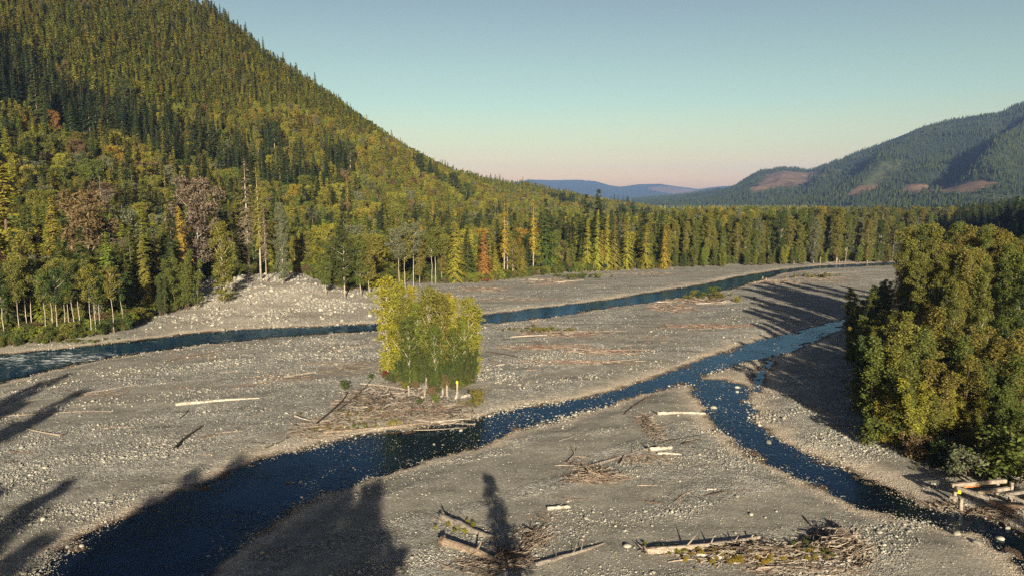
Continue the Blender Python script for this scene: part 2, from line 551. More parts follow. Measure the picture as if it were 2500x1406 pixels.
sdS[core] = np.minimum(sdS[core], signed(cx, cy, CHUTE) + 0.3 + 0.5 * wob)
SD = np.minimum(sdR, sdS)

# tree edge of the far bank, as depth by bearing from the valley's open side
edge_px = [(-250, 905), (0, 846), (150, 833), (300, 812), (350, 788), (470, 764), (540, 735), (600, 712), (700, 706), (780, 722), (860, 735), (930, 722), (960, 702), (1150, 692), (1250, 682), (1350, 668), (1480, 661), (1640, 655), (1800, 646), (2000, 640), (2200, 637), (2450, 636), (2800, 636)]
E = np.array([gp(a, b, 0.3) for a, b in edge_px])
EB = E[:, 0] / E[:, 1]

def edge_y(x, y):
    return np.interp(x / np.maximum(y, 1.0), EB, E[:, 1])

HU, HV = np.array([0.484, 0.875]), np.array([-0.875, 0.484])
def uv(x, y):
    rx, ry = x + 160.0, y - 230.0
    return rx * HU[0] + ry * HU[1], rx * HV[0] + ry * HV[1]

CU = [-600, 0, 200, 348, 436, 538, 680, 850, 1069, 1345, 1700, 2100]
CZ = [650, 436, 312, 236, 194, 150, 98, 74, 68, 38, 8, -18]
def crest_z(u): return np.interp(u, CU, CZ)
def crest_v(u): return np.interp(u, [-600, 0, 200, 348, 436, 538, 680, 850, 1069, 1345, 2100], [1060, 705, 495, 362, 350, 352, 362, 365, 381, 399, 420])

def hill(x, y):
    """the steep forested valley side on the left"""
    u, v = uv(x, y)
    crest = crest_z(u) + 9 * (fbm(u / 60, v * 0 + 3, 3, 21) - 0.5)
    vc = crest_v(u)
    vn = np.clip(v + 26 * (fbm(x / 90, y / 90, 3, 31) - 0.5), 0, None)
    face = np.maximum(crest, 4.0) * (vn / vc) ** 1.5 + 10 * (fbm(x / 55, y / 55, 3, 33) - 0.5) * sstep(0, 80, v)
    back = crest - 0.35 * (v - vc)
    k = 14.0
    hh = np.clip(0.5 + 0.5 * (back - face) / k, 0, 1)
    z = back * (1 - hh) + face * hh - k * hh * (1 - hh)
    return np.where(v < -30, -40.0, z)

def ground_raw(x, y, sd, sdr):
    n = 0.55 * (fbm(x / 34, y / 34, 4, 1) - 0.5) + 0.16 * (fbm(x / 5, y / 5, 3, 2) - 0.5)
    z = 0.25 + n
    rise = np.clip(sd, -3, 14)
    z = np.where(rise < 0, -0.40 + rise * 0.07 + 0.10 * (fbm(x / 1.3, y / 1.3, 2, 4) - 0.5) + 0.75 * np.clip(fbm(x / 5.5, y / 3.5, 3, 14) - 0.50, 0, 1) * np.exp(rise / 2.6), (-0.42 + (z + 0.42) * sstep(-1.5, 9, rise)))
    # deeper main river
    z = z - 0.7 * sstep(0.5, 6, -sdr)
    # rubble fan under the trees
    fan = 8.8 * np.exp(-((x + 104) ** 2 / (2 * 36 ** 2) + (y - 288) ** 2 / (2 * 30 ** 2)))
    fan = fan * (1 + 0.35 * (fbm(x / 12, y / 12, 3, 12) - 0.5))
    z = z + fan * sstep(0.0, 14, sdr) + (sdr < 0) * 0.0
    return z

# bench under the forest on the far side, low rise under the grove on the near right
GROVE = [tuple(gp(a, b, 0.3)) for a, b in ((2068, 770), (2068, 830), (2085, 930), (2110, 1030), (2160, 1092), (2290, 1120), (2330, 1165), (2520, 1185), (2900, 1180), (2900, 690), (2350, 690), (2190, 705), (2110, 735))]
sdG = np.full(GX.shape, 200.0); sdG[core] = signed(cx, cy, GROVE)
behind = GY - edge_y(GX, GY)
GZ = ground_raw(GX, GY, SD, sdR)
near_bar = (GY > 0)
GZ = GZ + 1.6 * sstep(-4, 14, behind) * (GY > 60) * (sdR > 0)
GZ = GZ + 1.3 * sstep(2, -10, sdG) * sstep(0, 6, SD)
far_f = sstep(620, 900, np.hypot(GX, GY))
GZ = GZ * (1 - far_f) + 1.0 * far_f
GZ = np.where(GY < 24, np.maximum(GZ, 0.2), GZ)

shore = sstep(-0.2, 0.5, SD) * (1 - sstep(1.4, 5.2 + 5 * (fbm(GX / 14, GY / 14, 2, 41) - 0.4), SD))
shore = shore * (0.7 + 0.3 * sstep(0.35, 0.6, fbm(GX / 18, GY / 18, 3, 43)))
wet = 1 - sstep(0.5, 2.3, SD + 1.8 * (fbm(GX / 2.2, GY / 2.2, 2, 44) - 0.5))
veg = np.maximum(sstep(-2, 8, behind) * (GY > 60) * (sdR > 2), sstep(-1, -12, sdG) * 0.85)
fanmask0 = np.exp(-((GX + 90) ** 2 / (2 * 40 ** 2) + (GY - 250) ** 2 / (2 * 28 ** 2)))
fanmask = np.exp(-((GX + 96) ** 2 / (2 * 40 ** 2) + (GY - 262) ** 2 / (2 * 30 ** 2)))
shore = np.maximum(shore, 0.22 * fanmask0 * (behind < 20) * (SD > 0))
veg = np.where((fanmask > 0.35) & (behind < 25), veg * 0.15, veg)
def along(x, y): return x * 0.84 + y * 0.54, -x * 0.54 + y * 0.84
AL, AC = along(GX, GY)
sand = sstep(0.47, 0.60, fbm(AL / 48 + 7, AC / 9, 4, 45)) * sstep(1, 5, SD) * (1 - fanmask)
ny, nx = GX.shape
idx = np.arange(nx * ny).reshape(ny, nx)
Q = np.stack([idx[:-1, :-1], idx[:-1, 1:], idx[1:, 1:], idx[1:, :-1]], -1).reshape(-1, 4)
me = mk_mesh('ground', np.stack([GX, GY, GZ], -1).reshape(-1, 3), [Q], [M['ground']], smooth=True,
             attrs=dict(shore=shore.ravel(), wet=wet.ravel(), veg=veg.ravel(), sand=sand.ravel()))
GROUND = tag(link('ground', me), kind='structure')

def _interp(A, x, y):
    x = np.clip(np.asarray(x, float), xs[0], xs[-1] - 1e-3); y = np.clip(np.asarray(y, float), ys[0], ys[-1] - 1e-3)
    i = np.clip(np.searchsorted(xs, x, 'right') - 1, 0, nx - 2); j = np.clip(np.searchsorted(ys, y, 'right') - 1, 0, ny - 2)
    fx = (x - xs[i]) / (xs[i + 1] - xs[i]); fy = (y - ys[j]) / (ys[j + 1] - ys[j])
    return (A[j, i] * (1 - fx) + A[j, i + 1] * fx) * (1 - fy) + (A[j + 1, i] * (1 - fx) + A[j + 1, i + 1] * fx) * fy

def hz(x, y): return _interp(GZ, x, y)
def sdw(x, y): return _interp(SD, x, y)

def hit(px, py):
    """point of the ground seen along a bearing"""
    d = ray(px, py)
    t = np.linspace(30, 900, 3000)
    P = d[None] * t[:, None] + np.array([0, 0, CAMZ])
    below = P[:, 2] < hz(P[:, 0], P[:, 1])
    k = int(np.argmax(below)) if below.any() else len(t) - 1
    p = P[k]
    return float(p[0]), float(p[1]), float(hz(p[0], p[1]))

# ------------------------------------------------------------------ water sheets
def water(name, sd, mat, cell=1.2):
    m = (sd < 2.0)
    keep = m[:-1, :-1] | m[:-1, 1:] | m[1:, 1:] | m[1:, :-1]
    q = np.stack([idx[:-1, :-1], idx[:-1, 1:], idx[1:, 1:], idx[1:, :-1]], -1)[keep]
    used = np.unique(q)
    remap = np.zeros(nx * ny, int); remap[used] = np.arange(len(used))
    X = GX.ravel()[used]; Y = GY.ravel()[used]
    V = np.stack([X, Y, np.full(len(used), WZ)], -1)
    dep = np.clip((WZ - GZ.ravel()[used]) / 0.5, 0, 1) ** 0.8 * (0.85 if name == 'river' else 0.38)
    px, py, _ = proj(V)
    rif = np.clip(sstep(980, 800, px) * 0.72 + 0.25, 0, 0.93) * (0.7 + 0.5 * fbm(X / 16, Y / 16, 2, 77))
    me = mk_mesh(name, V, [remap[q]], [mat], smooth=True, attrs=dict(depth=dep, riffle=rif))
    return tag(link(name, me), kind='structure')
water('river', sdR, M['river'])
water('stream', sdS, M['stream'])

# ------------------------------------------------------------------ left valley side
def sheet(name, X, Y, Z, mat, attrs=None):
    n_y, n_x = X.shape
    ii = np.arange(n_x * n_y).reshape(n_y, n_x)
    q = np.stack([ii[:-1, :-1], ii[:-1, 1:], ii[1:, 1:], ii[1:, :-1]], -1).reshape(-1, 4)
    me = mk_mesh(name, np.stack([X, Y, Z], -1).reshape(-1, 3), [q], [mat], smooth=True, attrs=attrs)
    return tag(link(name, me), kind='structure')
uu, vv = np.meshgrid(np.arange(-420, 2100, 8.0), np.arange(-24, 720, 7.0))
hx = -160 + uu * HU[0] + vv * HV[0]; hy = 230 + uu * HU[1] + vv * HV[1]
sheet('hillside', hx, hy, np.maximum(hill(hx, hy), -6), M['floor'])

def surf(x, y):
    return np.maximum(hz(x, y), hill(x, y))

# shaded spur on the right, outside and just inside the frame
def right_hill(x, y):
    v = (x - 244) * 0.94 - (y - 260) * 0.34
    top = np.interp(y, [0, 120, 220, 320, 420, 520, 700], [40, 78, 84, 50, 22, 12, 6])
    z = np.minimum(0.62 * v, top + 0.1 * v) + 9 * (fbm(x / 40, y / 40, 3, 61) - 0.5)
    return np.where(v < -15, -20, z)
rx, ry = np.meshgrid(np.arange(150, 620, 7.0), np.arange(20, 800, 7.0))
sheet('shaded_spur', rx, ry, np.maximum(right_hill(rx, ry), -6), M['floor'])

# ------------------------------------------------------------------ mountains
def range_mesh(name, crest, foot, mat, ns=90, na=220, rough=0.10, back=0.5, prof=1.15, cuts=(), regrow=(), gullies=(), seed=50):
    """crest: (px, py, depth) ; foot: (px, depth). A real slope from foot to crest and down the far side."""
    cr = np.array([[(p - W / 2) / F * d, d, CAMZ + (HORIZON - q) / F * d] for p, q, d in crest])
    ft = np.array([[(p - W / 2) / F * d, d] for p, d in foot])
    a = np.linspace(0, 1, na)
    tc_ = np.linspace(0, 1, len(cr)); tf = np.linspace(0, 1, len(ft))
    C = np.stack([np.interp(a, tc_, cr[:, k]) for k in range(3)], -1)
    Ft = np.stack([np.interp(a, tf, ft[:, k]) for k in range(2)], -1)
    s = np.linspace(0, 1 + back, ns)
    A, S = np.meshgrid(a, s)
    X = Ft[None, :, 0] + (C[None, :, 0] - Ft[None, :, 0]) * S
    Y = Ft[None, :, 1] + (C[None, :, 1] - Ft[None, :, 1]) * S
    hp = np.where(S <= 1, np.clip(S, 0, 1) ** prof, 1 - (S - 1) * 0.9)
    L = float(np.mean(C[:, 2]))
    amp = np.sin(np.clip(S, 0, 1) * np.pi) ** 0.7
    rn = 1 - 2 * np.abs(fbm(X / (L * 1.6), Y / (L * 1.6), 4, seed) - 0.5)
    Z = C[None, :, 2] * hp + L * rough * 3 * (rn - 0.75) * amp + L * 0.05 * (fbm(X / (L * .3), Y / (L * .3), 3, seed + 9) - 0.5) * np.clip(S * 4, 0, 1)
    for (a0, s0, a1, s1, wd, dp) in gullies:
        t = np.clip(((A - a0) * (a1 - a0) + (S - s0) * (s1 - s0)) / ((a1 - a0) ** 2 + (s1 - s0) ** 2), 0, 1)
        side = (A - a0 - t * (a1 - a0))
        dd = np.hypot(A - a0 - t * (a1 - a0), (S - s0 - t * (s1 - s0)) * 0.5)
        Z = Z + dp * np.exp(-(dd / wd) ** 2) * (0.4 + 0.6 * np.sin(np.pi * np.clip(t, 0.05, 0.95)))
    Z = Z - 4 * (S <= 0.001)
    px, py, _ = proj(np.stack([X, Y, Z], -1))
    jit = 26 * (fbm(X / (L * .18), Y / (L * .18), 4, seed + 3) - 0.5)
    cut = np.zeros(X.shape); reg = np.zeros(X.shape)
    for arr, lst in ((cut, cuts), (reg, regrow)):
        for (ex, ey, ea, eb, rot) in lst:
            dx, dy = px - ex + jit, py - ey + jit * 0.5
            c, s__ = math.cos(rot), math.sin(rot)
            e = np.hypot((dx * c + dy * s__) / ea, (-dx * s__ + dy * c) / eb)
            arr[:] = np.maximum(arr, (1 - sstep(0.85, 1.1, e)) * (S < 1.0))
    o = sheet(name, X, Y, Z, mat, attrs=dict(cut=cut.ravel(), regrowth=reg.ravel()))
    return o, (X, Y, Z, cut, reg, S)

CUTS = [(1925, 440, 62, 22, 0.05), (1880, 455, 50, 12, -0.25), (1990, 427, 30, 7, 0.0), (2115, 455, 52, 13, -0.45), (2040, 516, 45, 7, -0.1), (2235, 463, 45, 10, -0.1), (2360, 455, 75, 12, -0.12), (2045, 418, 12, 4, 0)]
REG = [(1930, 480, 90, 22, -0.1), (2150, 420, 70, 25, -0.3), (2440, 480, 90, 14, 0.1)]
mtn, MT = range_mesh('mountain', [(1540, 486, 7200), (1660, 478, 6400), (1790, 456, 5600), (1850, 420, 5000), (1905, 414, 4800), (1965, 421, 4700), (2030, 396, 4500), (2130, 356, 4300), (2240, 312, 4100), (2350, 288, 4000), (2410, 284, 4000), (2500, 248, 3900), (2650, 190, 3800), (2850, 130, 3700)],
                    [(1540, 4200), (1700, 3300), (1850, 2700), (2000, 2200), (2200, 1850), (2450, 1600), (2750, 1500), (3050, 1500)], M['mountain'],
                    ns=110, na=260, rough=0.07, cuts=CUTS, regrow=REG, gullies=[(0.70, 0.30, 0.86, 0.72, 0.035, 100), (0.64, 0.28, 0.80, 0.72, 0.03, -70), (0.50, 0.3, 0.60, 0.8, 0.03, 55), (0.40, 0.35, 0.48, 0.8, 0.025, 40)])
ridge, RT = range_mesh('far_ridge', [(1180, 458, 15000), (1250, 448, 15000), (1290, 440, 15000), (1340, 441, 15000), (1400, 440, 15000), (1450, 443, 14600), (1480, 452, 14300), (1510, 457, 14000), (1560, 451, 13600), (1610, 450, 13500), (1650, 456, 13600), (1700, 463, 14000), (1750, 456, 14500), (1800, 455, 14800), (1900, 452, 15000), (2000, 452, 15000)],
                       [(1180, 11500), (1500, 11000), (1700, 11000), (2000, 11500)], M['mountain'], ns=50, na=140, rough=0.06, back=0.05, prof=0.9,
                       cuts=[(1650, 466, 70, 9, 0.1)], seed=80)

# ------------------------------------------------------------------ tree prototypes
def wavy_trunk(r, h, rad, lean=0.02, n=9):
    z = np.linspace(0, h, n)
    off = np.cumsum(r.normal(size=(n, 2)) * lean * h / n, axis=0); off[0] = 0
    return np.concatenate([off, z[:, None]], 1), rad * (1 - z / h) ** 0.8 + rad * 0.06

def proto_conifer(seed, h=30, R=4.2, base=0.08, droop=0.35, dens=1.0, gaps=0.15, size=0.75, power=0.85, thick=0.013):
    r = np.random.default_rng(seed)
    tr = Geo(); cr = Geo()
    P, rad = wavy_trunk(r, h, h * thick, 0.01)
    tube(tr, P, rad, 6)
    nb = int(h * 5.5 * dens)
    zs_ = base + (1 - base) * np.sort(r.random(nb)) ** 1.0
    C, A, B = [], [], []
    for t in zs_:
        if r.random() < gaps: continue
        az = r.random() * 2 * np.pi
        tt = (t - base) / (1 - base)
        L = R * ((1 - tt) ** power * (0.7 + 0.5 * r.random()) + 0.05)
        if tt < 0.15: L *= 0.65 + tt * 2
        px_ = np.interp(t * h, P[:, 2], P[:, 0]); py_ = np.interp(t * h, P[:, 2], P[:, 1])
        up = 0.25 * tt - droop * (1 - tt) * (0.6 + 0.8 * r.random())
        d = np.array([math.cos(az), math.sin(az), up]); d /= np.linalg.norm(d)
        m = max(3, int(L * 3.0))
        q = np.linspace(0.18, 1.0, m)
        pos = np.array([px_, py_, t * h]) + d * (q * L)[:, None] + np.array([0, 0, -1]) * (droop * 0.35 * L * q ** 2)[:, None]
        side = np.array([-math.sin(az), math.cos(az), 0])
        for sg in (-1, 1):
            w = (0.45 + 0.25 * r.random(m)) * size * (1.25 - q * 0.7)
            dirv = norm(d * 0.75 + side * sg * (0.75 + 0.2 * r.random((m, 1))) + np.array([0, 0, -1]) * (droop * 0.7 + 0.25 * r.random((m, 1))))
            ln = w * 1.35
            C.append(pos + dirv * (ln * 0.7)[:, None] + r.normal(size=(m, 3)) * 0.1)
            A.append(dirv * ln[:, None])
            nrm = norm(np.array([0, 0, 1.0]) + d * 0.5 + r.normal(size=(m, 3)) * 0.35)
            B.append(norm(np.cross(dirv, nrm)) * (w * 0.55)[:, None])
    diamonds(cr, np.concatenate(C), np.concatenate(A), np.concatenate(B))
    tip = np.array([[P[-1, 0], P[-1, 1], h - 0.3 - 0.35 * k] for k in range(6)])
    ang = r.random(6) * 6.28
    diamonds(cr, tip, np.tile([0, 0, 0.5], (6, 1)), np.stack([np.cos(ang), np.sin(ang), 0 * ang], -1) * 0.22)
    return dict(trunk=tr, crown=cr, h=h, bark='bark_dark', leaf='needle')

def proto_snag(seed, h=42):
    """tall old conifer: long bare pale trunk, thin ragged top"""
    r = np.random.default_rng(seed)
    p = proto_conifer(seed, h, 3.2, 0.30, 0.55, 0.9, 0.25, 0.7, 0.6, 0.0085)
    g = p['trunk']
    P, rad = wavy_trunk(np.random.default_rng(seed), h, h * 0.013, 0.01)
    for k in range(40):
        z = h * (0.2 + 0.7 * r.random()); az = r.random() * 6.28; L = 0.7 + 1.6 * r.random()
        c = np.array([np.interp(z, P[:, 2], P[:, 0]), np.interp(z, P[:, 2], P[:, 1]), z])
        tube(g, [c, c + np.array([math.cos(az), math.sin(az), -0.25]) * L], [0.06, 0.02], 3, False)
    p['bark'] = 'bark_grey'
    return p

def proto_broad(seed, h=28, R=5.0, base=0.15, limbs=16, leaves=7000, size=0.30, ascend=1.2, bark='bark_grey', trunks=1, trunk_r=0.012, shape='oval', clump=1.5, flat_top=0.0, sub=4):
    r = np.random.default_rng(seed)
    tr = Geo(); cr = Geo()
    cents, spreads = [], []
    for k in range(trunks):
        o = np.array([0, 0, 0.0]) if trunks == 1 else np.append(r.normal(size=2) * R * 0.26, 0)
        hh = h * (1.0 if k == 0 else 0.55 + 0.42 * r.random())
        P, rad = wavy_trunk(r, hh * 0.97, h * trunk_r * (1 if k == 0 else .8), 0.05)
        if trunks > 1:
            P[:, :2] += np.outer(np.linspace(0, 1, len(P)) ** 1.4, r.normal(size=2) * R * 0.25)
        P = P + o
        tube(tr, P, rad, 6)
        nl = max(4, limbs // trunks)
        for i in range(nl):
            t = base + (0.96 - base) * (i + r.random()) / nl
            tt = (t - base) / (1 - base)
            az = i * 2.4 + r.random() * 1.2
            if shape == 'oval': wr = (math.sin(math.pi * (0.12 + 0.8 * tt ** 0.85)) ** 0.7)
            elif shape == 'round': wr = math.sqrt(max(0.05, 1 - (2 * tt - 0.95) ** 2))
            elif shape == 'top': wr = 0.35 + 0.65 * math.sin(math.pi * min(1, 0.15 + 0.75 * tt))
            else: wr = 0.62 - 0.45 * tt
            L = R * wr * (0.55 + 0.6 * r.random())
            c0 = np.array([np.interp(t * hh, P[:, 2] , P[:, j]) for j in range(3)])
            d = np.array([math.cos(az), math.sin(az), ascend * (0.6 + 0.7 * r.random())]); d /= np.linalg.norm(d)
            c1 = c0 + d * L * 0.55; c2 = c0 + d * L + np.array([0, 0, 0.1 * L])
            c2[2] = min(c2[2], h)
            tube(tr, [c0, c1, c2], [0.045 + 0.012 * L, 0.035 + 0.007 * L, 0.02], 4, False)
            for s in range(sub):
                q = 0.35 + 0.75 * (s + r.random()) / sub
                cc = c0 + (c2 - c0) * q + r.normal(size=3) * 0.22 * L * np.array([1, 1, 0.6])
                cents.append(cc); spreads.append(clump * (0.55 + 0.7 * r.random()))
        cents.append(P[-1]); spreads.append(clump * 0.7)
    cents = np.array(cents)
    blob_leaves(cr, r, cents, np.array(spreads), leaves, size)
    return dict(trunk=tr, crown=cr, h=h, bark=bark, leaf='leaf')

def proto_far(seed, h=28, R=4.0):
    r = np.random.default_rng(seed)
    tr = Geo(); cr = Geo()
    tube(tr, [(0, 0, 0), (0, 0, h * 0.5)], [0.3, 0.15], 3, False)
    for k in range(5):
        z0 = h * (0.1 + 0.17 * k); z1 = min(h, z0 + h * 0.30)
        rr = R * (1 - 0.17 * k)
        m = 7; a = np.linspace(0, 6.28, m, endpoint=False) + r.random()
        rad = rr * (0.6 + 0.6 * r.random(m))
        V = np.concatenate([np.stack([np.cos(a) * rad, np.sin(a) * rad, z0 + r.normal(size=m) * 0.4], -1), [[0, 0, z1]]])
        T = np.array([(i, (i + 1) % m, m) for i in range(m)])
        cr.add(V, None, T)
    return dict(trunk=tr, crown=cr, h=h, bark='bark_dark', leaf='needle')

PROTO = {}
PROTO['fir'] = [proto_conifer(100 + k, 30, 6.0, 0.02, 0.30, 1.9, 0.06, 0.70, 1.0) for k in range(3)]
PROTO['hemlock'] = [proto_conifer(110 + k, 30, 5.2, 0.02, 0.50, 1.8, 0.08, 0.66, 0.95) for k in range(3)]
PROTO['cedar'] = [proto_conifer(120 + k, 28, 4.8, 0.03, 0.75, 1.7, 0.10, 0.68, 0.9) for k in range(2)]
PROTO['snag'] = [proto_snag(130 + k) for k in range(2)]
PROTO['sapling'] = [proto_conifer(140 + k, 11, 3.0, 0.02, 0.25, 2.3, 0.05, 0.72, 0.95) for k in range(3)]
PROTO['cottonwood'] = [proto_broad(150 + k, 30, 5.2, 0.04, 46, 24000, 0.17, 2.4, 'bark_grey', clump=1.25) for k in range(4)]
PROTO['alder'] = [proto_broad(160 + k, 21, 3.4, 0.22, 22, 6500, 0.21, 0.9, 'bark_grey', trunk_r=0.0085, shape='oval', clump=1.3) for k in range(4)]
PROTO['birch'] = [proto_broad(165 + k, 21, 3.3, 0.50, 18, 5600, 0.20, 0.9, 'bark_pale', trunk_r=0.0055, shape='top', clump=1.25) for k in range(4)]
PROTO['maple'] = [proto_broad(170 + k, 22, 6.2, 0.15, 26, 11000, 0.25, 0.7, 'bark_grey', shape='round', clump=1.7) for k in range(3)]
PROTO['poplar'] = [proto_broad(180 + k, 20, 3.0, 0.02, 36, 11000, 0.14, 1.7, 'bark_pale', trunk_r=0.005, shape='oval', clump=0.95) for k in range(4)]
PROTO['bush'] = [proto_broad(190 + k, 4.0, 2.0, 0.05, 16, 2600, 0.13, 1.4, 'bark_dark', trunks=4, trunk_r=0.012, shape='round', clump=0.6) for k in range(3)]
PROTO['willow'] = [proto_broad(195 + k, 12, 3.1, 0.02, 90, 19000, 0.105, 2.8, 'bark_dark', trunks=9, trunk_r=0.005, shape='plume', clump=0.62) for k in range(3)]
PROTO['distant'] = [proto_far(200 + k) for k in range(3)]
for kind, lst in PROTO.items():
    for p in lst:
        p['trunk_me'] = p['trunk'].mesh(kind + '_trunk', [M[p['bark']]], smooth=True)
        p['crown_me'] = p['crown'].mesh(kind + '_crown', [M[p['leaf']]])
        Vt, Qt, Tt = p['trunk'].arrays(); Vc, Qc, Tc = p['crown'].arrays()
        fs, mi = [], []
        for Fa, off, m_ in ((Qt, 0, 0), (Tt, 0, 0), (Qc, len(Vt), 1), (Tc, len(Vt), 1)):
            if len(Fa): fs.append(Fa + off); mi += [m_] * len(Fa)
        p['both_me'] = mk_mesh(kind + '_tree', np.concatenate([Vt, Vc]), fs, [M[p['bark']], M[p['leaf']]], mi)
        p['obj'] = bpy.data.objects.new(kind + '_prototype', p['both_me'])   # never linked to the scene
        p['w'] = float(np.percentile(np.abs(Vc[:, 0]), 97)) if len(Vc) else 1.0
PID = {}; PLIST = []
for kind, lst in PROTO.items():
    for k, p in enumerate(lst):
        PID[(kind, k)] = len(PLIST); PLIST.append(p)

# ------------------------------------------------------------------ scatter as one mass (geometry nodes)
def scatter(name, P, rot, scl, kidx, cols, objs, label, cat):
    n = len(P)
    me = mk_mesh(name, P, [])
    a = me.attributes.new('kind', 'INT', 'POINT'); a.data.foreach_set('value', np.asarray(kidx, np.int32))
    a = me.attributes.new('rot', 'FLOAT_VECTOR', 'POINT'); a.data.foreach_set('vector', np.asarray(rot, np.float32).ravel())
    a = me.attributes.new('scl', 'FLOAT_VECTOR', 'POINT'); a.data.foreach_set('vector', np.asarray(scl, np.float32).ravel())
    a = me.attributes.new('color', 'FLOAT_COLOR', 'POINT')
    cc = np.ones((n, 4), np.float32); cc[:, :3] = cols
    a.data.foreach_set('color', cc.ravel())
    o = link(name, me)
    tag(o, label, cat, kind='stuff')
    ng = bpy.data.node_groups.new(name + '_nodes', 'GeometryNodeTree')
    ng.interface.new_socket('Geometry', in_out='INPUT', socket_type='NodeSocketGeometry')
    ng.interface.new_socket('Geometry', in_out='OUTPUT', socket_type='NodeSocketGeometry')
    gi = ng.nodes.new('NodeGroupInput'); go = ng.nodes.new('NodeGroupOutput')
    mtp = ng.nodes.new('GeometryNodeMeshToPoints'); ng.links.new(gi.outputs[0], mtp.inputs[0])
    def named(nm, ty):
        q = ng.nodes.new('GeometryNodeInputNamedAttribute'); q.data_type = ty
        q.inputs['Name'].default_value = nm
        return [s for s in q.outputs if s.enabled and s.name == 'Attribute'][0]
    kd = named('kind', 'INT'); ro = named('rot', 'FLOAT_VECTOR'); sc_ = named('scl', 'FLOAT_VECTOR')
    e2r = ng.nodes.new('FunctionNodeEulerToRotation'); ng.links.new(ro, e2r.inputs[0])
    jn = ng.nodes.new('GeometryNodeJoinGeometry')
    for i in sorted(set(int(v) for v in kidx)):
        cp = ng.nodes.new('FunctionNodeCompare'); cp.data_type = 'INT'; cp.operation = 'EQUAL'
        ins = [s for s in cp.inputs if s.enabled]
        ng.links.new(kd, ins[0]); ins[1].default_value = i
        oi = ng.nodes.new('GeometryNodeObjectInfo'); oi.inputs['Object'].default_value = objs[i]
        ip = ng.nodes.new('GeometryNodeInstanceOnPoints')
        ng.links.new(mtp.outputs[0], ip.inputs['Points'])
        ng.links.new(cp.outputs[0], ip.inputs['Selection'])
        ng.links.new(oi.outputs['Geometry'], ip.inputs['Instance'])
        ng.links.new(e2r.outputs[0], ip.inputs['Rotation'])
        ng.links.new(sc_, ip.inputs['Scale'])
        ng.links.new(ip.outputs[0], jn.inputs[0])
    ng.links.new(jn.outputs[0], go.inputs[0])
    md = o.modifiers.new('scatter', 'NODES'); md.node_group = ng
    return o
TREE_OBJS = [p['obj'] for p in PLIST]

# ------------------------------------------------------------------ trees: colours and placing
PAL = {
    'dark green': (0.032, 0.050, 0.019), 'deep green': (0.050, 0.070, 0.020), 'mid green': (0.086, 0.104, 0.022),
    'bright green': (0.132, 0.158, 0.025), 'olive': (0.132, 0.128, 0.026), 'yellow-green': (0.188, 0.182, 0.026),
    'golden': (0.225, 0.165, 0.026), 'rust orange': (0.20, 0.090, 0.028), 'grey-brown': (0.125, 0.105, 0.072),
    'brown': (0.125, 0.088, 0.044), 'lime yellow': (0.225, 0.205, 0.028), 'red': (0.12, 0.03, 0.02), 'grey-green': (0.112, 0.122, 0.068),
}
TREES = []
def add_tree(kind, x, y, h, colour, zone, z=None, wide=1.0, mark=None, keep=False, rot=None, tilt=0.0):
    v = int(rng.integers(0, len(PROTO[kind])))
    if z is None: z = float(surf(x, y))
    TREES.append(dict(kind=kind, v=v, x=float(x), y=float(y), z=float(z) - 0.15, h=float(h), wide=wide * (0.88 + 0.24 * rng.random()),
                      colour=colour, zone=zone, mark=mark, keep=keep, rot=rng.random() * 6.28 if rot is None else rot, tilt=tilt))

def landmark(kind, px, base, top, colour, label=None, wide=1.0, zone='bank'):
    x, y, z = hit(px, base)
    d = y * CT - (z - CAMZ) * ST
    h = (base - top) / F * d * 1.0
    add_tree(kind, x, y, h, colour, zone, z=z, wide=wide, mark=label, keep=True)

def jitter_grid(x0, x1, y0, y1, s):
    gx, gy = np.meshgrid(np.arange(x0, x1, s), np.arange(y0, y1, s))
    gx = gx + (rng.random(gx.shape) - 0.5) * s * 0.9; gy = gy + (rng.random(gy.shape) - 0.5) * s * 0.9
    return gx.ravel(), gy.ravel()

def pick(items, wts):
    return items[int(rng.choice(len(items), p=np.array(wts) / sum(wts)))]

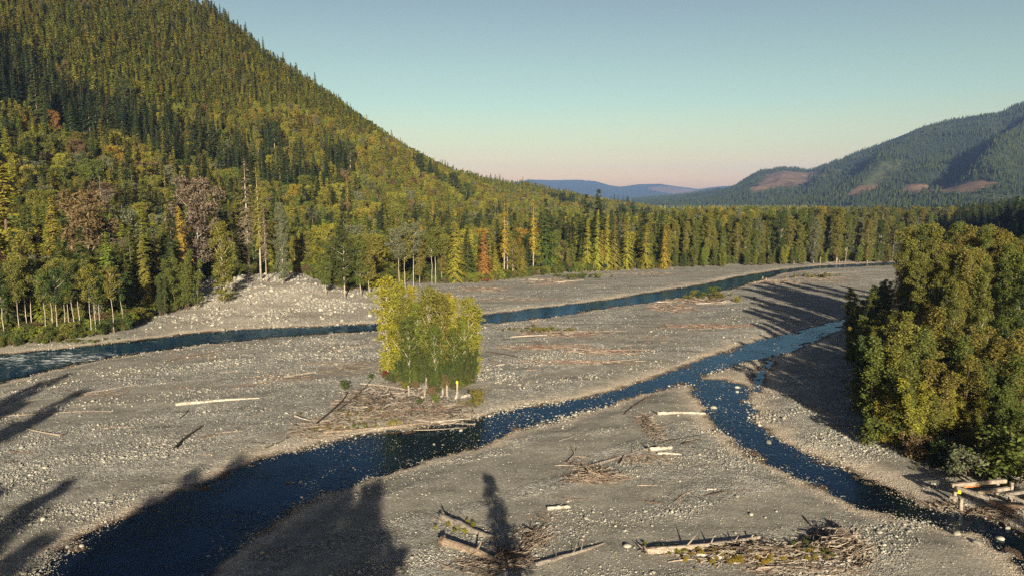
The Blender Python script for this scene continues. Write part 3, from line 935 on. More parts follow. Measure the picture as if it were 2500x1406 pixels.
# -- named trees on the far bank
for i, (px, base, top) in enumerate([(12, 839, 668), (50, 836, 640), (68, 826, 578), (80, 822, 640), (114, 829, 660), (132, 824, 650), (142, 827, 655), (160, 822, 662), (171, 820, 650), (181, 823, 648), (196, 815, 640), (226, 821, 652), (234, 818, 660), (246, 815, 668), (279, 813, 655), (300, 806, 668)]):
    landmark('birch', px, base, top, ['deep green', 'mid green', 'olive'][i % 3], zone='alder row', wide=0.9)
for a in [('willow', 415, 758, 628, 'mid green', 'bushy green broadleaf tree leaning over the left edge of the rubble slope', 1.0),
          ('willow', 455, 755, 610, 'mid green', 'rounded green broadleaf tree on the rubble slope beside the slender olive tree', 1.0),
          ('willow', 395, 770, 668, 'deep green', 'low dark green broadleaf tree at the foot of the rubble slope', 1.0),
          ('poplar', 545, 742, 548, 'olive', 'slender olive tree standing alone on the rubble slope', 1.25),
          ('fir', 358, 735, 500, 'bright green', 'tall bright green fir behind the white-trunked alders', 1.0),
          ('maple', 225, 745, 478, 'brown', 'big brown-leaved maple behind the white-trunked alders', 1.0),
          ('cedar', 448, 715, 505, 'golden', 'narrow golden cedar right of the bright green fir', 1.0),
          ('hemlock', 36, 770, 400, 'yellow-green', 'tall yellow-green hemlock near the left picture edge', 1.2),
          ('hemlock', 143, 750, 485, 'yellow-green', 'yellow-green hemlock left of the big brown maple', 0.9),
          ('maple', 490, 690, 445, 'grey-brown', 'large grey-brown maple left of the two bare-trunked snags', 1.0),
          ('maple', 315, 720, 520, 'grey-green', 'grey-green maple between brown maple and bright green fir', 0.9),
          ('snag', 610, 672, 392, 'grey-brown', 'taller of the two pale bare-trunked snags above the rubble slope', 1.15),
          ('snag', 637, 682, 412, 'olive', 'right one of the two pale bare-trunked snags above the rubble slope', 1.1),
          ('snag', 651, 690, 500, 'grey-brown', 'short thin snag just right of the two tall bare-trunked snags', 0.8),
          ('cottonwood', 690, 694, 500, 'grey-green', 'grey-green broadleaf tree just right of the bare-trunked snags', 0.8),
          ('alder', 797, 722, 628, 'mid green', 'green alder at the right shoulder of the rubble slope', 1.2),
          ('alder', 843, 730, 568, 'deep green', 'tall dark alder with pale lower trunk right of the rubble slope', 1.3),
          ('alder', 882, 727, 590, 'mid green', 'green alder with clustered pale trunks right of the rubble slope', 1.2),
          ('alder', 905, 725, 580, 'olive', 'olive alder with several pale trunks behind the yellow grove', 1.2),
          ('birch', 975, 706, 560, 'grey-green', 'leftmost slim pale-trunked alder above the yellow grove', 1.1),
          ('birch', 990, 704, 570, 'olive', 'second slim pale-trunked alder above the yellow grove', 1.0),
          ('birch', 1010, 702, 550, 'grey-green', 'third slim pale-trunked alder above the yellow grove', 1.0),
          ('alder', 1026, 700, 585, 'olive', 'crooked slim alder right of three pale-trunked alders', 1.0),
          ('birch', 1055, 697, 565, 'mid green', 'left one of two pale-trunked alders right of the yellow grove top', 1.1),
          ('birch', 1064, 695, 560, 'mid green', 'right one of two pale-trunked alders right of the yellow grove top', 1.1),
          ('hemlock', 1112, 690, 515, 'yellow-green', 'tall yellow-green hemlock left of the orange maple', 1.1),
          ('cedar', 1182, 684, 560, 'rust orange', 'small rust orange tree at the river forest edge', 1.5),
          ('snag', 1231, 676, 498, 'golden', 'left one of two golden-topped snags with long white trunks', 1.2),
          ('snag', 1239, 675, 510, 'olive', 'right one of two golden-topped snags with long white trunks', 1.0),
          ('snag', 1302, 668, 487, 'golden', 'golden-topped dead spruce with drooping pale branches', 0.9),
          ('fir', 1332, 664, 486, 'deep green', 'dark fir right of the golden-topped dead spruce', 0.9),
          ('fir', 1428, 655, 476, 'dark green', 'left one of the two tallest dark firs across the river', 1.0),
          ('fir', 1458, 652, 464, 'dark green', 'right one of the two tallest dark firs across the river', 1.0),
          ('hemlock', 1434, 661, 535, 'yellow-green', 'leftmost bright hemlock in front of the two tallest dark firs', 1.0),
          ('hemlock', 1458, 661, 518, 'yellow-green', 'tallest bright hemlock in front of the two tallest dark firs', 0.9),
          ('hemlock', 1482, 660, 526, 'yellow-green', 'bright hemlock with bare foot right of the tallest dark firs', 0.9),
          ('hemlock', 1500, 660, 528, 'olive', 'olive hemlock second right of the tallest dark firs', 1.0),
          ('hemlock', 1532, 659, 530, 'yellow-green', 'broad bright hemlock third right of the tallest dark firs', 1.1),
          ('hemlock', 1577, 658, 545, 'yellow-green', 'yellow-green hemlock left of the pale thin-needled hemlock', 1.1),
          ('hemlock', 1622, 657, 548, 'golden', 'pale thin-needled golden hemlock at the end of the bright row', 1.0)]:
    landmark(*a[:5], label=a[5], wide=a[6])
for i, (px, top) in enumerate([(1648, 530), (1675, 530), (1702, 526), (1730, 528), (1755, 534), (1790, 532), (1815, 528), (1845, 530), (1875, 526), (1902, 520), (1925, 524), (1950, 518), (1978, 520), (1996, 516), (2020, 528), (2045, 520), (2068, 526), (2090, 530), (2118, 534), (2145, 538), (2170, 542), (2196, 548), (2222, 556)]):
    landmark('cottonwood', px + rng.normal() * 4, 643 - 5 * (i % 3), top + 3 + rng.normal() * 7, ['olive', 'mid green', 'grey-green', 'olive', 'deep green'][i % 5], wide=1.05 + 0.25 * rng.random(), zone='far row')
for px, base, top, c in [(1648, 652, 606, 'mid green'), (1668, 653, 612, 'deep green'), (1690, 652, 604, 'mid green'), (1718, 652, 600, 'bright green'), (1745, 650, 596, 'mid green'), (1765, 652, 608, 'bright green'), (1822, 648, 612, 'mid green'), (1842, 648, 608, 'bright green'), (1862, 648, 610, 'mid green'), (1885, 646, 606, 'mid green'), (1912, 646, 598, 'yellow-green'), (1938, 645, 600, 'mid green'), (1962, 645, 604, 'bright green'), (1988, 643, 600, 'mid green'), (2012, 643, 606, 'bright green'), (2095, 641, 596, 'bright green'), (2120, 641, 588, 'bright green'), (2140, 641, 592, 'mid green'), (2165, 641, 600, 'olive')]:
    landmark('willow', px, base, top, c, zone='far shore thicket', wide=1.2)

# -- the yellow grove in the middle
for i, (px, base, top, c, wd) in enumerate([(948, 902, 676, 'lime yellow', 1.0), (964, 895, 694, 'lime yellow', 0.8), (978, 905, 690, 'yellow-green', 1.0), (992, 912, 728, 'olive', 1.0), (1008, 900, 700, 'lime yellow', 0.8), (1022, 915, 738, 'bright green', 1.0), (1036, 905, 720, 'yellow-green', 0.9), (1050, 920, 704, 'olive', 1.0), (1066, 908, 714, 'yellow-green', 1.0), (1080, 925, 716, 'olive', 1.0), (1094, 910, 716, 'golden', 0.9), (1106, 918, 728, 'lime yellow', 0.8), (1122, 905, 772, 'olive', 1.0), (1134, 920, 778, 'bright green', 1.0), (1150, 912, 728, 'yellow-green', 1.25), (1160, 905, 748, 'yellow-green', 1.1), (1000, 925, 770, 'mid green', 1.1), (1060, 932, 790, 'mid green', 1.1), (1110, 932, 800, 'mid green', 1.1)]):
    landmark('poplar', px, base + 12, top, c, zone='yellow grove', wide=wd * 1.15)
for px, base, top in [(972, 930, 878), (990, 938, 866), (1012, 944, 880), (1035, 940, 862), (1056, 946, 884), (1076, 944, 868), (1098, 948, 872), (1122, 946, 850), (1140, 940, 862), (1152, 934, 846)]:
    landmark('willow', px, base, top + 10 * rng.normal(), ['deep green', 'mid green', 'deep green'][int(px) % 3], zone='yellow grove skirt', wide=1.1)

# -- the big grove on the near right
for i, (px, base, top, c) in enumerate([(2200, 800, 560, 'olive'), (2235, 790, 552, 'mid green'), (2270, 815, 556, 'olive'), (2310, 800, 552, 'mid green'), (2345, 830, 558, 'olive'), (2385, 815, 560, 'mid green'), (2420, 850, 566, 'olive'), (2455, 835, 585, 'olive'), (2490, 860, 600, 'mid green'), (2290, 850, 600, 'olive'), (2360, 880, 610, 'olive'), (2440, 900, 640, 'mid green'), (2235, 850, 620, 'olive'), (2500, 930, 690, 'olive'), (2410, 940, 700, 'mid green'), (2330, 930, 690, 'olive'), (2215, 830, 590, 'olive'), (2260, 780, 550, 'olive'), (2330, 780, 548, 'mid green'), (2400, 780, 555, 'olive'), (2560, 880, 600, 'olive'), (2480, 780, 580, 'mid green')]):
    landmark('cottonwood', px, base, top, c, zone='near grove', wide=0.95)
for i, (px, base, top, c) in enumerate([(2092, 830, 694, 'mid green'), (2130, 815, 690, 'mid green'), (2105, 900, 760, 'mid green'), (2150, 905, 745, 'olive'), (2120, 980, 800, 'deep green'), (2185, 1000, 760, 'olive'), (2170, 1070, 800, 'mid green'), (2195, 1090, 860, 'mid green'), (2240, 960, 745, 'olive'), (2250, 1070, 850, 'olive'), (2300, 1010, 790, 'mid green'), (2345, 1040, 850, 'olive'), (2390, 1000, 790, 'olive'), (2430, 1060, 860, 'mid green'), (2480, 1020, 800, 'olive'), (2310, 1060, 930, 'yellow-green'), (2480, 1110, 930, 'mid green'), (2160, 760, 680, 'mid green'), (2210, 940, 800, 'mid green'), (2110, 1000, 900, 'yellow-green'), (2135, 1045, 920, 'olive'), (2165, 1085, 930, 'yellow-green'), (2215, 1095, 910, 'yellow-green'), (2260, 1085, 940, 'olive'), (2095, 950, 850, 'olive'), (2085, 890, 790, 'yellow-green'), (2360, 1070, 960, 'yellow-green'), (2400, 1085, 990, 'olive')]):
    landmark('willow', px, base, top, c, zone='near grove front', wide=1.3)
for i, (px, base, top, c) in enumerate([(2230, 1115, 1060, 'brown'), (2270, 1125, 1075, 'brown'), (2300, 1140, 1080, 'deep green'), (2350, 1160, 1085, 'grey-green'), (2390, 1165, 1070, 'mid green'), (2430, 1160, 1062, 'mid green'), (2460, 1165, 1040, 'mid green'), (2490, 1170, 1050, 'mid green'), (2380, 1120, 1060, 'olive'), (2140, 1080, 1010, 'mid green'), (2110, 1010, 940, 'olive')]):
    landmark('bush', px, base, top, c, zone='shrubs below the near grove', wide=1.5)

gx, gy = jitter_grid(90, 260, 90, 250, 5.2)
sg = signed(gx, gy, GROVE)
LM0 = np.array([(t['x'], t['y']) for t in TREES])
for x, y, g_ in zip(gx, gy, sg):
    if g_ > -3 or x / y > 0.86 or np.min((LM0[:, 0] - x) ** 2 + (LM0[:, 1] - y) ** 2) < 7: continue
    if g_ < -16 and y > 128 and rng.random() < 0.5:
        add_tree('cottonwood', x, y, 20 + 9 * rng.random(), pick(['olive', 'mid green', 'deep green'], [4, 3, 2]), 'near grove', wide=0.9)
    elif y > 112 or x > 95:
        add_tree('willow', x, y, min(11.0, 2.8 + 0.42 * -g_) + 2.5 * rng.random(), pick(['olive', 'mid green', 'deep green'], [3, 4, 3]), 'near grove front', wide=1.2)

# -- low shrubs on the bars
for px, base, top, c, lab in [(1688, 726, 708, 'olive', 'small olive shrub left of the round shrub on the far gravel point'), (1712, 728, 712, 'mid green', 'low green shrub beside the round shrub on the far gravel point'), (1732, 722, 700, 'mid green', 'round green shrub on the far gravel point by the river'), (1755, 728, 712, 'olive', 'olive shrub right of the round shrub on the far gravel point'),
                              (1800, 738, 724, 'yellow-green', 'yellowish shrub at the right end of the far driftwood heap'), (1395, 684, 670, 'mid green', 'leftmost green shrub on the far gravel bank'), (1425, 680, 668, 'mid green', 'middle green shrub on the far gravel bank'), (1460, 680, 668, 'bright green', 'right green shrub on the far gravel bank'),
                              (845, 950, 928, 'deep green', 'dark green shrub at the upper left of the driftwood jam'), (905, 925, 912, 'deep green', 'small dark shrub behind the driftwood jam'), (1062, 985, 962, 'mid green', 'green shrub among the wooden pilings'), (1165, 985, 950, 'olive', 'olive weedy shrub at the right end of the driftwood jam'), (1025, 990, 972, 'deep green', 'low dark shrub in front of the pilings'),
                              (1052, 972, 948, 'brown', 'brown leafless shrub between the leaning piling and the centre cluster'), (1068, 958, 940, 'deep green', 'dark shrub under the grove beside the centre pilings'), (1020, 950, 932, 'brown', 'brown shrub under the grove left of the back piling'), (1105, 952, 928, 'deep green', 'dark shrub under the grove left of the yellow-topped piling'), (1128, 950, 926, 'mid green', 'green shrub under the grove right of the yellow-topped piling'), (985, 948, 930, 'olive', 'olive shrub under the left end of the grove'), (905, 1005, 990, 'brown', 'brown weedy shrub in the left half of the driftwood jam'), (941, 920, 903, 'red', 'small red shrub at the left foot of the yellow grove'), (1186, 688, 676, 'red', 'tiny red shrub below the rust orange tree')]:
    landmark('bush', px, base, top, c, label=lab, zone='bar shrubs', wide=1.3)
for i in range(16):
    px = 955 + 13 * i + rng.normal() * 4
    base = 928 + 22 * rng.random() + 6 * (px > 1080)
    landmark('bush', px, base, base - 14 - 22 * rng.random(), ['deep green', 'mid green', 'olive', 'brown'][i % 4], zone='grove shrubs', wide=1.3)

# -- trees behind the camera that throw the foreground shadows
def shade_tree(px, py, h, kind='fir', wide=1.0, label=None):
    x, y = gp(px, py)
    L = h / math.tan(SUN_EL)
    add_tree(kind, x + 0.118 * L, y - 0.993 * L, h, 'deep green', 'behind camera', wide=wide, keep=True, z=0.3, mark=label)
for px, py, h, k, w in [(1190, 1160, 17, 'fir', 1.65), (900, 1190, 30, 'cottonwood', 1.0), (840, 1165, 31, 'cottonwood', 1.2), (720, 1150, 31, 'cottonwood', 1.3), (590, 1140, 33, 'cottonwood', 1.3), (480, 1170, 32, 'cottonwood', 1.3), (760, 1230, 28, 'cottonwood', 1.5), (940, 1290, 26, 'fir', 2.0), (620, 1220, 27, 'cottonwood', 1.5), (380, 1230, 29, 'cottonwood', 1.2), (520, 1290, 25, 'cottonwood', 1.5), (860, 1310, 24, 'cottonwood', 1.5), (300, 1300, 26, 'cottonwood', 1.2),
                        (190, 1165, 32, 'fir', 1.6), (110, 1215, 31, 'fir', 1.7), (20, 1190, 28, 'hemlock', 1.8), (178, 912, 34, 'fir', 1.5), (215, 950, 32, 'fir', 1.6), (120, 930, 30, 'fir', 1.6), (140, 1000, 30, 'fir', 1.8), (60, 985, 27, 'cottonwood', 1.1), (-40, 900, 32, 'cottonwood', 1.0), (-60, 1010, 30, 'cottonwood', 1.1), (240, 1340, 26, 'fir', 1.6), (660, 1165, 30, 'fir', 2.2), (545, 1165, 30, 'fir', 2.2), (960, 1330, 27, 'fir', 2.0), (2310, 1120, 24, 'cottonwood', 1.0), (2240, 1140, 22, 'fir', 1.5), (2420, 1100, 25, 'cottonwood', 1.1), (2480, 1150, 22, 'cottonwood', 1.0), (90, 1330, 26, 'cottonwood', 1.1)]:
    shade_tree(px, py, h, k, w)

# -- the rest of the forest
def vlim(u): return np.interp(u, [0, 140, 300, 500, 1000], [190, 170, 60, -10, -40])
# lower forest: flat bank and foot of the slope
gx, gy = jitter_grid(-420, 480, 140, 760, 6.2)
u_, v_ = uv(gx, gy)
beh = gy - edge_y(gx, gy)
ang = gx / gy
ok = (beh > 2) & (ang > -0.86) & (ang < 0.80) & (v_ < vlim(u_) + 40 * (fbm(gx / 60, gy / 60, 2, 91) - 0.5)) & (_interp(sdR, gx, gy) > 4) & ~((gx > 190) & (gy < 600)) & ~((np.hypot(gx + 98, gy - 270) < 30) & (beh < 20))
fnoise = fbm(gx / 45, gy / 45, 3, 95)
LM = np.array([(t['x'], t['y']) for t in TREES])
for x, y, b_, v, f_ in zip(gx[ok], gy[ok], beh[ok], v_[ok], fnoise[ok]):
    if np.min((LM[:, 0] - x) ** 2 + (LM[:, 1] - y) ** 2) < 9: continue
    right = x / y > 0.20
    if b_ < 8:
        if right:
            kind = pick(['cottonwood', 'hemlock', 'alder', 'willow'], [3, 1, 2, 2])
        else:
            kind = pick(['hemlock', 'alder', 'willow', 'cedar', 'fir'], [3, 3, 2, 1, 1])
    elif right and x / y > 0.23:
        kind = pick(['cottonwood', 'fir', 'hemlock', 'alder'], [6, 1.5, 1.5, 1])
    else:
        kind = pick(['hemlock', 'fir', 'cedar', 'maple', 'alder', 'snag'], [4.2, 2.6 if f_ > 0.5 else 1.0, 0.7, 4.2, 1.6, 0.08])
    h = {'hemlock': 25, 'fir': 27, 'cedar': 22, 'maple': 20, 'alder': 19, 'cottonwood': 28, 'snag': 34, 'willow': 9}[kind] * (0.72 + 0.45 * rng.random())
    if b_ < 10 and not right: h *= 0.8
    col = {'fir': pick(['dark green', 'deep green', 'mid green'], [4, 4, 1]),
           'hemlock': pick(['yellow-green', 'olive', 'mid green', 'bright green', 'golden'], [4, 4, 3, 4, 0.2]),
           'cedar': pick(['golden', 'yellow-green', 'rust orange', 'olive'], [0.6, 4, 0.08, 4]),
           'maple': pick(['grey-brown', 'grey-green', 'brown', 'olive', 'rust orange', 'golden', 'mid green', 'yellow-green'], [0.5, 2, 0.6, 4, 0.0001, 0.4, 4, 2.5]),
           'alder': pick(['mid green', 'olive', 'deep green', 'yellow-green'], [3, 3, 2, 1]),
           'cottonwood': pick(['olive', 'mid green', 'grey-green', 'golden'], [4, 3, 2, 0.7]),
           'snag': pick(['grey-brown', 'golden', 'olive'], [2, 1, 2]), 'willow': pick(['mid green', 'bright green', 'olive', 'deep green'], [3, 2, 2, 2])}[kind]
    add_tree(kind, x, y, h, col, 'lower slope' if v > 0 else 'river forest', wide=1.25 if kind in ('hemlock', 'fir', 'cedar') else 1.0)

# the slope: plantation with dark fir stands, old trees near the crest
gx, gy = jitter_grid(-620, 420, 200, 1700, 3.8)
u_, v_ = uv(gx, gy)
ang = gx / gy
hh_ = hill(gx, gy)
cr_ = crest_v(u_)
ok = (v_ > vlim(u_) - 25) & (ang > -0.86) & (hh_ > hz(gx, gy)) & (v_ < cr_ + 45) & (u_ < 1400)
far_thin = rng.random(gx.shape) < np.clip(900 / np.maximum(gy, 1), 0.4, 1.0)
ok &= far_thin
stand = fbm(gx / 70, gy / 70, 3, 101)
for x, y, u, v, st_, cr1, hz1 in zip(gx[ok], gy[ok], u_[ok], v_[ok], stand[ok], cr_[ok], hh_[ok]):
    crestness = v - cr1
    if v < vlim(u) + 10 and rng.random() < 0.6: continue
    bandv = v + 1.3 * u + 90 * (st_ - 0.5)
    old = v > 115 and (385 < bandv < 495 and u < 270 + 80 * (st_ - 0.5) or (u < 135 + 60 * (st_ - 0.5) and v > 235))
    if old and rng.random() < (0.75 if u < 150 else 0.4):
        if rng.random() < 0.62: continue
        kind = pick(['fir', 'hemlock', 'maple'], [8, 1.5, 0.5]); h = 20 + 11 * rng.random(); col = pick(['dark green', 'deep green', 'mid green'], [5, 3, 0.6])
        if kind == 'maple': col = pick(['rust orange', 'brown', 'golden'], [2, 2, 1]); h *= 0.6
    elif crestness > 22: continue
    elif crestness > -10:
        if rng.random() < 0.72: continue
        kind = pick(['fir', 'hemlock', 'sapling', 'snag'], [3, 3, 6, 0.3]); h = (9 + 13 * rng.random() ** 1.5) if kind != 'sapling' else 8 + 5 * rng.random(); col = pick(['dark green', 'deep green', 'mid green', 'olive'], [4, 4, 2, 1])
    elif st_ > (0.67 if u < 190 else 0.76) and v < 240:
        if rng.random() < 0.5: continue
        kind = pick(['fir', 'maple'], [8, 1]); h = 15 + 9 * rng.random(); col = pick(['dark green', 'deep green', 'grey-green'], [5, 4, 0.5])
    elif u > 180 and v < 230 and rng.random() < 0.75:
        if rng.random() < 0.45: continue
        kind = pick(['maple', 'alder', 'sapling'], [6, 3, 2]); h = 8 + 5 * rng.random()
        col = pick(['yellow-green', 'olive', 'bright green', 'grey-green', 'brown', 'golden'], [5, 5, 3, 1.2, 0.7, 0.5])
    else:
        kind = pick(['sapling', 'hemlock', 'maple'], [14, 0.8, 0.5]); h = 6.5 + 5.0 * rng.random()
        if kind == 'hemlock': h += 5
        col = pick(['yellow-green', 'bright green', 'olive', 'mid green', 'golden', 'deep green'], [4.5, 8, 2.2, 4, 0.1, 0.8])
        if kind == 'maple': col = pick(['grey-green', 'brown', 'rust orange', 'olive'], [3, 2, 1, 3]); h *= 0.7
    add_tree(kind, x, y, h, col, 'upper slope', z=hz1)

# valley floor beyond the river, and the shaded spur
gx, gy = jitter_grid(-60, 1500, 470, 2300, 9.0)
ang = gx / gy
ok = (ang < 0.82) & (gy - edge_y(gx, gy) > 28) & (hill(gx, gy) < hz(gx, gy) + 2) & (right_hill(gx, gy) < 2) & (gy > 600 + 0 * gx) & (rng.random(gx.shape) < np.clip(700 / gy, 0.3, 1))
for x, y in zip(gx[ok], gy[ok]):
    kind = pick(['cottonwood', 'fir', 'hemlock', 'distant'], [3, 2, 2, 2]) if y < 1000 else 'distant'
    add_tree(kind, x, y, 17 + 12 * rng.random(), pick(['olive', 'mid green', 'deep green', 'yellow-green', 'golden'], [4, 4, 4, 2, 0.6]), 'valley floor', z=0.8)
gx, gy = jitter_grid(190, 600, 60, 760, 7.0)
rh = right_hill(gx, gy)
ok = (rh > 0.5) & (gx / np.maximum(gy, 1) < 1.6)
for x, y, z in zip(gx[ok], gy[ok], rh[ok]):
    add_tree(pick(['fir', 'hemlock'], [3, 1]), x, y, 17 + 9 * rng.random(), pick(['dark green', 'deep green'], [1, 1]), 'shaded spur', z=z)

# ------------------------------------------------------------------ which trees show largest: rough visibility, near to far
BW, BH = 500, 281
buf = np.zeros((BH, BW), bool)
for t in sorted(TREES, key=lambda t: t['y']):
    t['vis'] = 0
    p = PROTO[t['kind']][t['v']]
    bx, by, f = proj(np.array([t['x'], t['y'], t['z']]))
    if t['y'] < 20: continue
    hp = t['h'] / f * F; wp = p['w'] * t['h'] / p['h'] * t['wide'] / f * F
    x0, x1 = int((bx - wp * 0.6) / 5), int((bx + wp * 0.6) / 5) + 1
    y0, y1 = int((by - hp) / 5), int((by - hp * 0.12) / 5) + 1
    x0, y0 = max(0, x0), max(0, y0)
    if x1 <= x0 or y1 <= y0 or x0 >= BW or y0 >= BH: continue
    s = buf[y0:y1, x0:x1]
    t['vis'] = int(s.size - s.sum()) * (hp * wp / max(1.0, 25.0 * s.size)) ** 0.0
    t['pxh'] = hp; t['bx'] = float(bx)
    if t['kind'] != 'bush':
        m = max(0, (x1 - x0) // 6)
        buf[y0:y1, x0 + m:x1 - m] = True
FAMILY = {'fir': 'conifer', 'hemlock': 'conifer', 'cedar': 'conifer', 'snag': 'conifer', 'sapling': 'conifer', 'distant': 'conifer',
          'cottonwood': 'broadleaf', 'birch': 'broadleaf', 'alder': 'broadleaf', 'maple': 'broadleaf', 'poplar': 'broadleaf', 'willow': 'broadleaf', 'bush': 'shrub'}
single = [t for t in TREES if t['keep']]
for fam, lim in (('conifer', 260), ('broadleaf', 260)):
    have = sum(1 for t in single if FAMILY[t['kind']] == fam)
    rest = sorted([t for t in TREES if not t['keep'] and FAMILY[t['kind']] == fam and t['vis'] > 0], key=lambda t: -t['vis'])
    single += rest[:max(0, lim - have)]
sid = set(id(t) for t in single)
mass = [t for t in TREES if id(t) not in sid and (t['vis'] > 0 or t['zone'] == 'shaded spur' or rng.random() < 0.55)]
print('TREES', len(TREES), 'single', len(single), 'mass', len(mass))

NAMES = {'birch': 'white_trunked_alder', 'fir': 'fir_tree', 'hemlock': 'hemlock_tree', 'cedar': 'cedar_tree', 'snag': 'bare_trunked_conifer', 'sapling': 'young_conifer', 'cottonwood': 'cottonwood_tree', 'alder': 'alder_tree', 'maple': 'maple_tree', 'poplar': 'slim_poplar', 'bush': 'shrub', 'willow': 'willow_thicket', 'distant': 'conifer'}
WORD = {'birch': 'white-trunked alder', 'fir': 'fir', 'hemlock': 'hemlock', 'cedar': 'cedar', 'snag': 'bare-trunked conifer', 'sapling': 'young conifer', 'cottonwood': 'cottonwood', 'alder': 'slim alder', 'maple': 'round maple', 'poplar': 'slim poplar', 'bush': 'shrub', 'willow': 'bushy willow', 'distant': 'conifer'}
CATS = {'conifer': 'conifer', 'broadleaf': 'tree', 'shrub': 'shrub'}
ZTEXT = {'alder row': 'in the riverbank row at left', 'bank': 'on the far riverbank', 'far row': 'in the far row beyond the river', 'far shore thicket': 'in the low thicket along the far shore',
         'yellow grove': 'in the yellow grove on the gravel bar', 'yellow grove skirt': 'at the foot of the yellow grove', 'near grove': 'in the big grove at right', 'near grove front': 'at the front of the right grove', 'shrubs below the near grove': 'below the big grove at right',
         'bar shrubs': 'on the gravel bar', 'grove shrubs': 'at the foot of the yellow grove', 'behind camera': 'on the bank behind the viewpoint', 'lower slope': 'low on the steep hillside', 'river forest': 'in the far riverbank forest', 'upper slope': 'high on the steep hillside', 'valley floor': 'on the valley floor beyond the tree row', 'shaded spur': 'on the shaded spur at far right'}
ORD = ['', 'second ', 'third ', 'fourth ', 'fifth ', 'sixth ', 'seventh ', 'eighth ', 'ninth ', 'tenth ', 'eleventh ', 'twelfth ', 'thirteenth ', 'fourteenth ', 'fifteenth ', 'sixteenth ', 'seventeenth ', 'eighteenth ', 'nineteenth ', 'twentieth ']
groups = {}
for t in single:
    if not t['mark']:
        groups.setdefault((t['kind'], t['colour'], t['zone']), []).append(t)
for (kind, colour, zone), lst in groups.items():
    lst.sort(key=lambda t: t.get('bx', t['x'] * 1000))
    w = f'{colour} {WORD[kind]} {ZTEXT[zone]}'
    for i, t in enumerate(lst):
        n = len(lst)
        if n == 1: t['mark'] = w
        elif i < 20 and i <= n - 1 - i: t['mark'] = w + (', ' + ORD[i] + 'from left' if i else ', leftmost')
        elif n - 1 - i < 20: t['mark'] = w + (', ' + ORD[n - 1 - i] + 'from right' if n - 1 - i else ', rightmost')
        else: t['mark'] = w + ', mid row'

def plant(t):
    p = PROTO[t['kind']][t['v']]
    s = t['h'] / p['h']
    e = bpy.data.objects.new(NAMES[t['kind']], None); COL.objects.link(e)
    e.empty_display_size = 0.5
    e.location = (t['x'], t['y'], t['z']); e.rotation_euler = (t['tilt'], 0, t['rot'])
    e.scale = (s * t['wide'], s * t['wide'], s)
    tag(e, t['mark'], CATS[FAMILY[t['kind']]], FAMILY[t['kind']] + 's ' + ZTEXT[t['zone']])
    o = link('trunk', p['trunk_me'], e)
    o = link('crown', p['crown_me'], e); tint(o, PAL[t['colour']])
for t in single:
    plant(t)

def mass_scatter(name, lst, label, cat):
    if not lst: return
    P = np.array([(t['x'], t['y'], t['z']) for t in lst])
    rot = np.array([(0, 0, t['rot']) for t in lst])
    s = np.array([t['h'] / PROTO[t['kind']][t['v']]['h'] for t in lst]); w = np.array([t['wide'] for t in lst])
    k = [PID[(t['kind'], t['v'])] for t in lst]
    c = np.array([PAL[t['colour']] for t in lst]) * (0.70 + 0.6 * rng.random((len(lst), 1)))
    scatter(name, P, rot, np.stack([s * w, s * w, s], -1), k, c, TREE_OBJS, label, cat)
mass_scatter('hillside_forest', [t for t in mass if t['zone'] in ('upper slope',)], 'dense young conifers covering the steep hillside', 'forest')
mass_scatter('riverside_forest', [t for t in mass if t['zone'] in ('lower slope', 'river forest', 'bank')], 'mixed forest packed behind the front trees of the far bank', 'forest')
mass_scatter('valley_forest', [t for t in mass if t['zone'] == 'valley floor'], 'flat valley forest seen over the far tree row', 'forest')
mass_scatter('spur_forest', [t for t in mass if t['zone'] == 'shaded spur'], 'dark forest on the shaded spur at far right', 'forest')

# mountain forest
X, Y, Z, cut, reg, S = MT
n = 64000
j = rng.integers(0, X.shape[0] - 1, n); i = rng.integers(0, X.shape[1] - 1, n)
fj, fi = rng.random(n), rng.random(n)
def bil(A): return (A[j, i] * (1 - fi) + A[j, i + 1] * fi) * (1 - fj) + (A[j + 1, i] * (1 - fi) + A[j + 1, i + 1] * fi) * fj
PX, PY, PZ = bil(X), bil(Y), bil(Z)
dens = fbm(PX / 220, PY / 220, 4, 131)
ok = (bil(cut) < 0.25 + 0.7 * (rng.random(n) < 0.06)) & ((bil(reg) < 0.4) | (rng.random(n) < 0.5)) & (bil(S) < 1.02) & (dens > 0.36) & (PX / PY < 0.85)
PX, PY, PZ, dens = PX[ok], PY[ok], PZ[ok], dens[ok]
n = len(PX)
hs = (0.40 + 0.55 * rng.random(n)) * np.where(dens > 0.5, 1.0, 0.7)
cols = np.array([PAL[c] for c in ('dark green', 'dark green', 'deep green', 'deep green', 'deep green')])[rng.integers(0, 5, n)] * 0.6
scatter('mountain_forest', np.stack([PX, PY, PZ - 1], -1), np.stack([0 * hs, 0 * hs, rng.random(n) * 6.28], -1), np.stack([hs * 1.3, hs * 1.3, hs], -1),
        np.array([PID[('distant', int(k))] for k in rng.integers(0, 3, n)]), cols, TREE_OBJS, 'far conifer forest covering the logged mountain at right', 'forest')

# undergrowth along the far bank
ug = []
for k in range(1700):
    b = rng.random()
    bx = np.interp(b, np.linspace(0, 1, len(EB)), EB); yy = np.interp(bx, EB, E[:, 1]) + rng.random() * 9 - 1.0
    x = bx * yy
    if np.hypot(x + 96, yy - 262) < 26 or _interp(sdR, x, yy) < 2.5: continue
    ug.append(dict(kind='bush', v=int(rng.integers(0, 3)), x=x, y=yy, z=float(surf(x, yy)) - 0.1, h=1.2 + 3.4 * rng.random() ** 1.4, wide=1.2, rot=rng.random() * 6.28, colour=pick(['mid green', 'deep green', 'olive', 'bright green', 'brown'], [4, 3, 3, 2, 1])))
mass_scatter('bank_undergrowth', ug, 'low mixed undergrowth along the foot of the far forest', 'undergrowth')

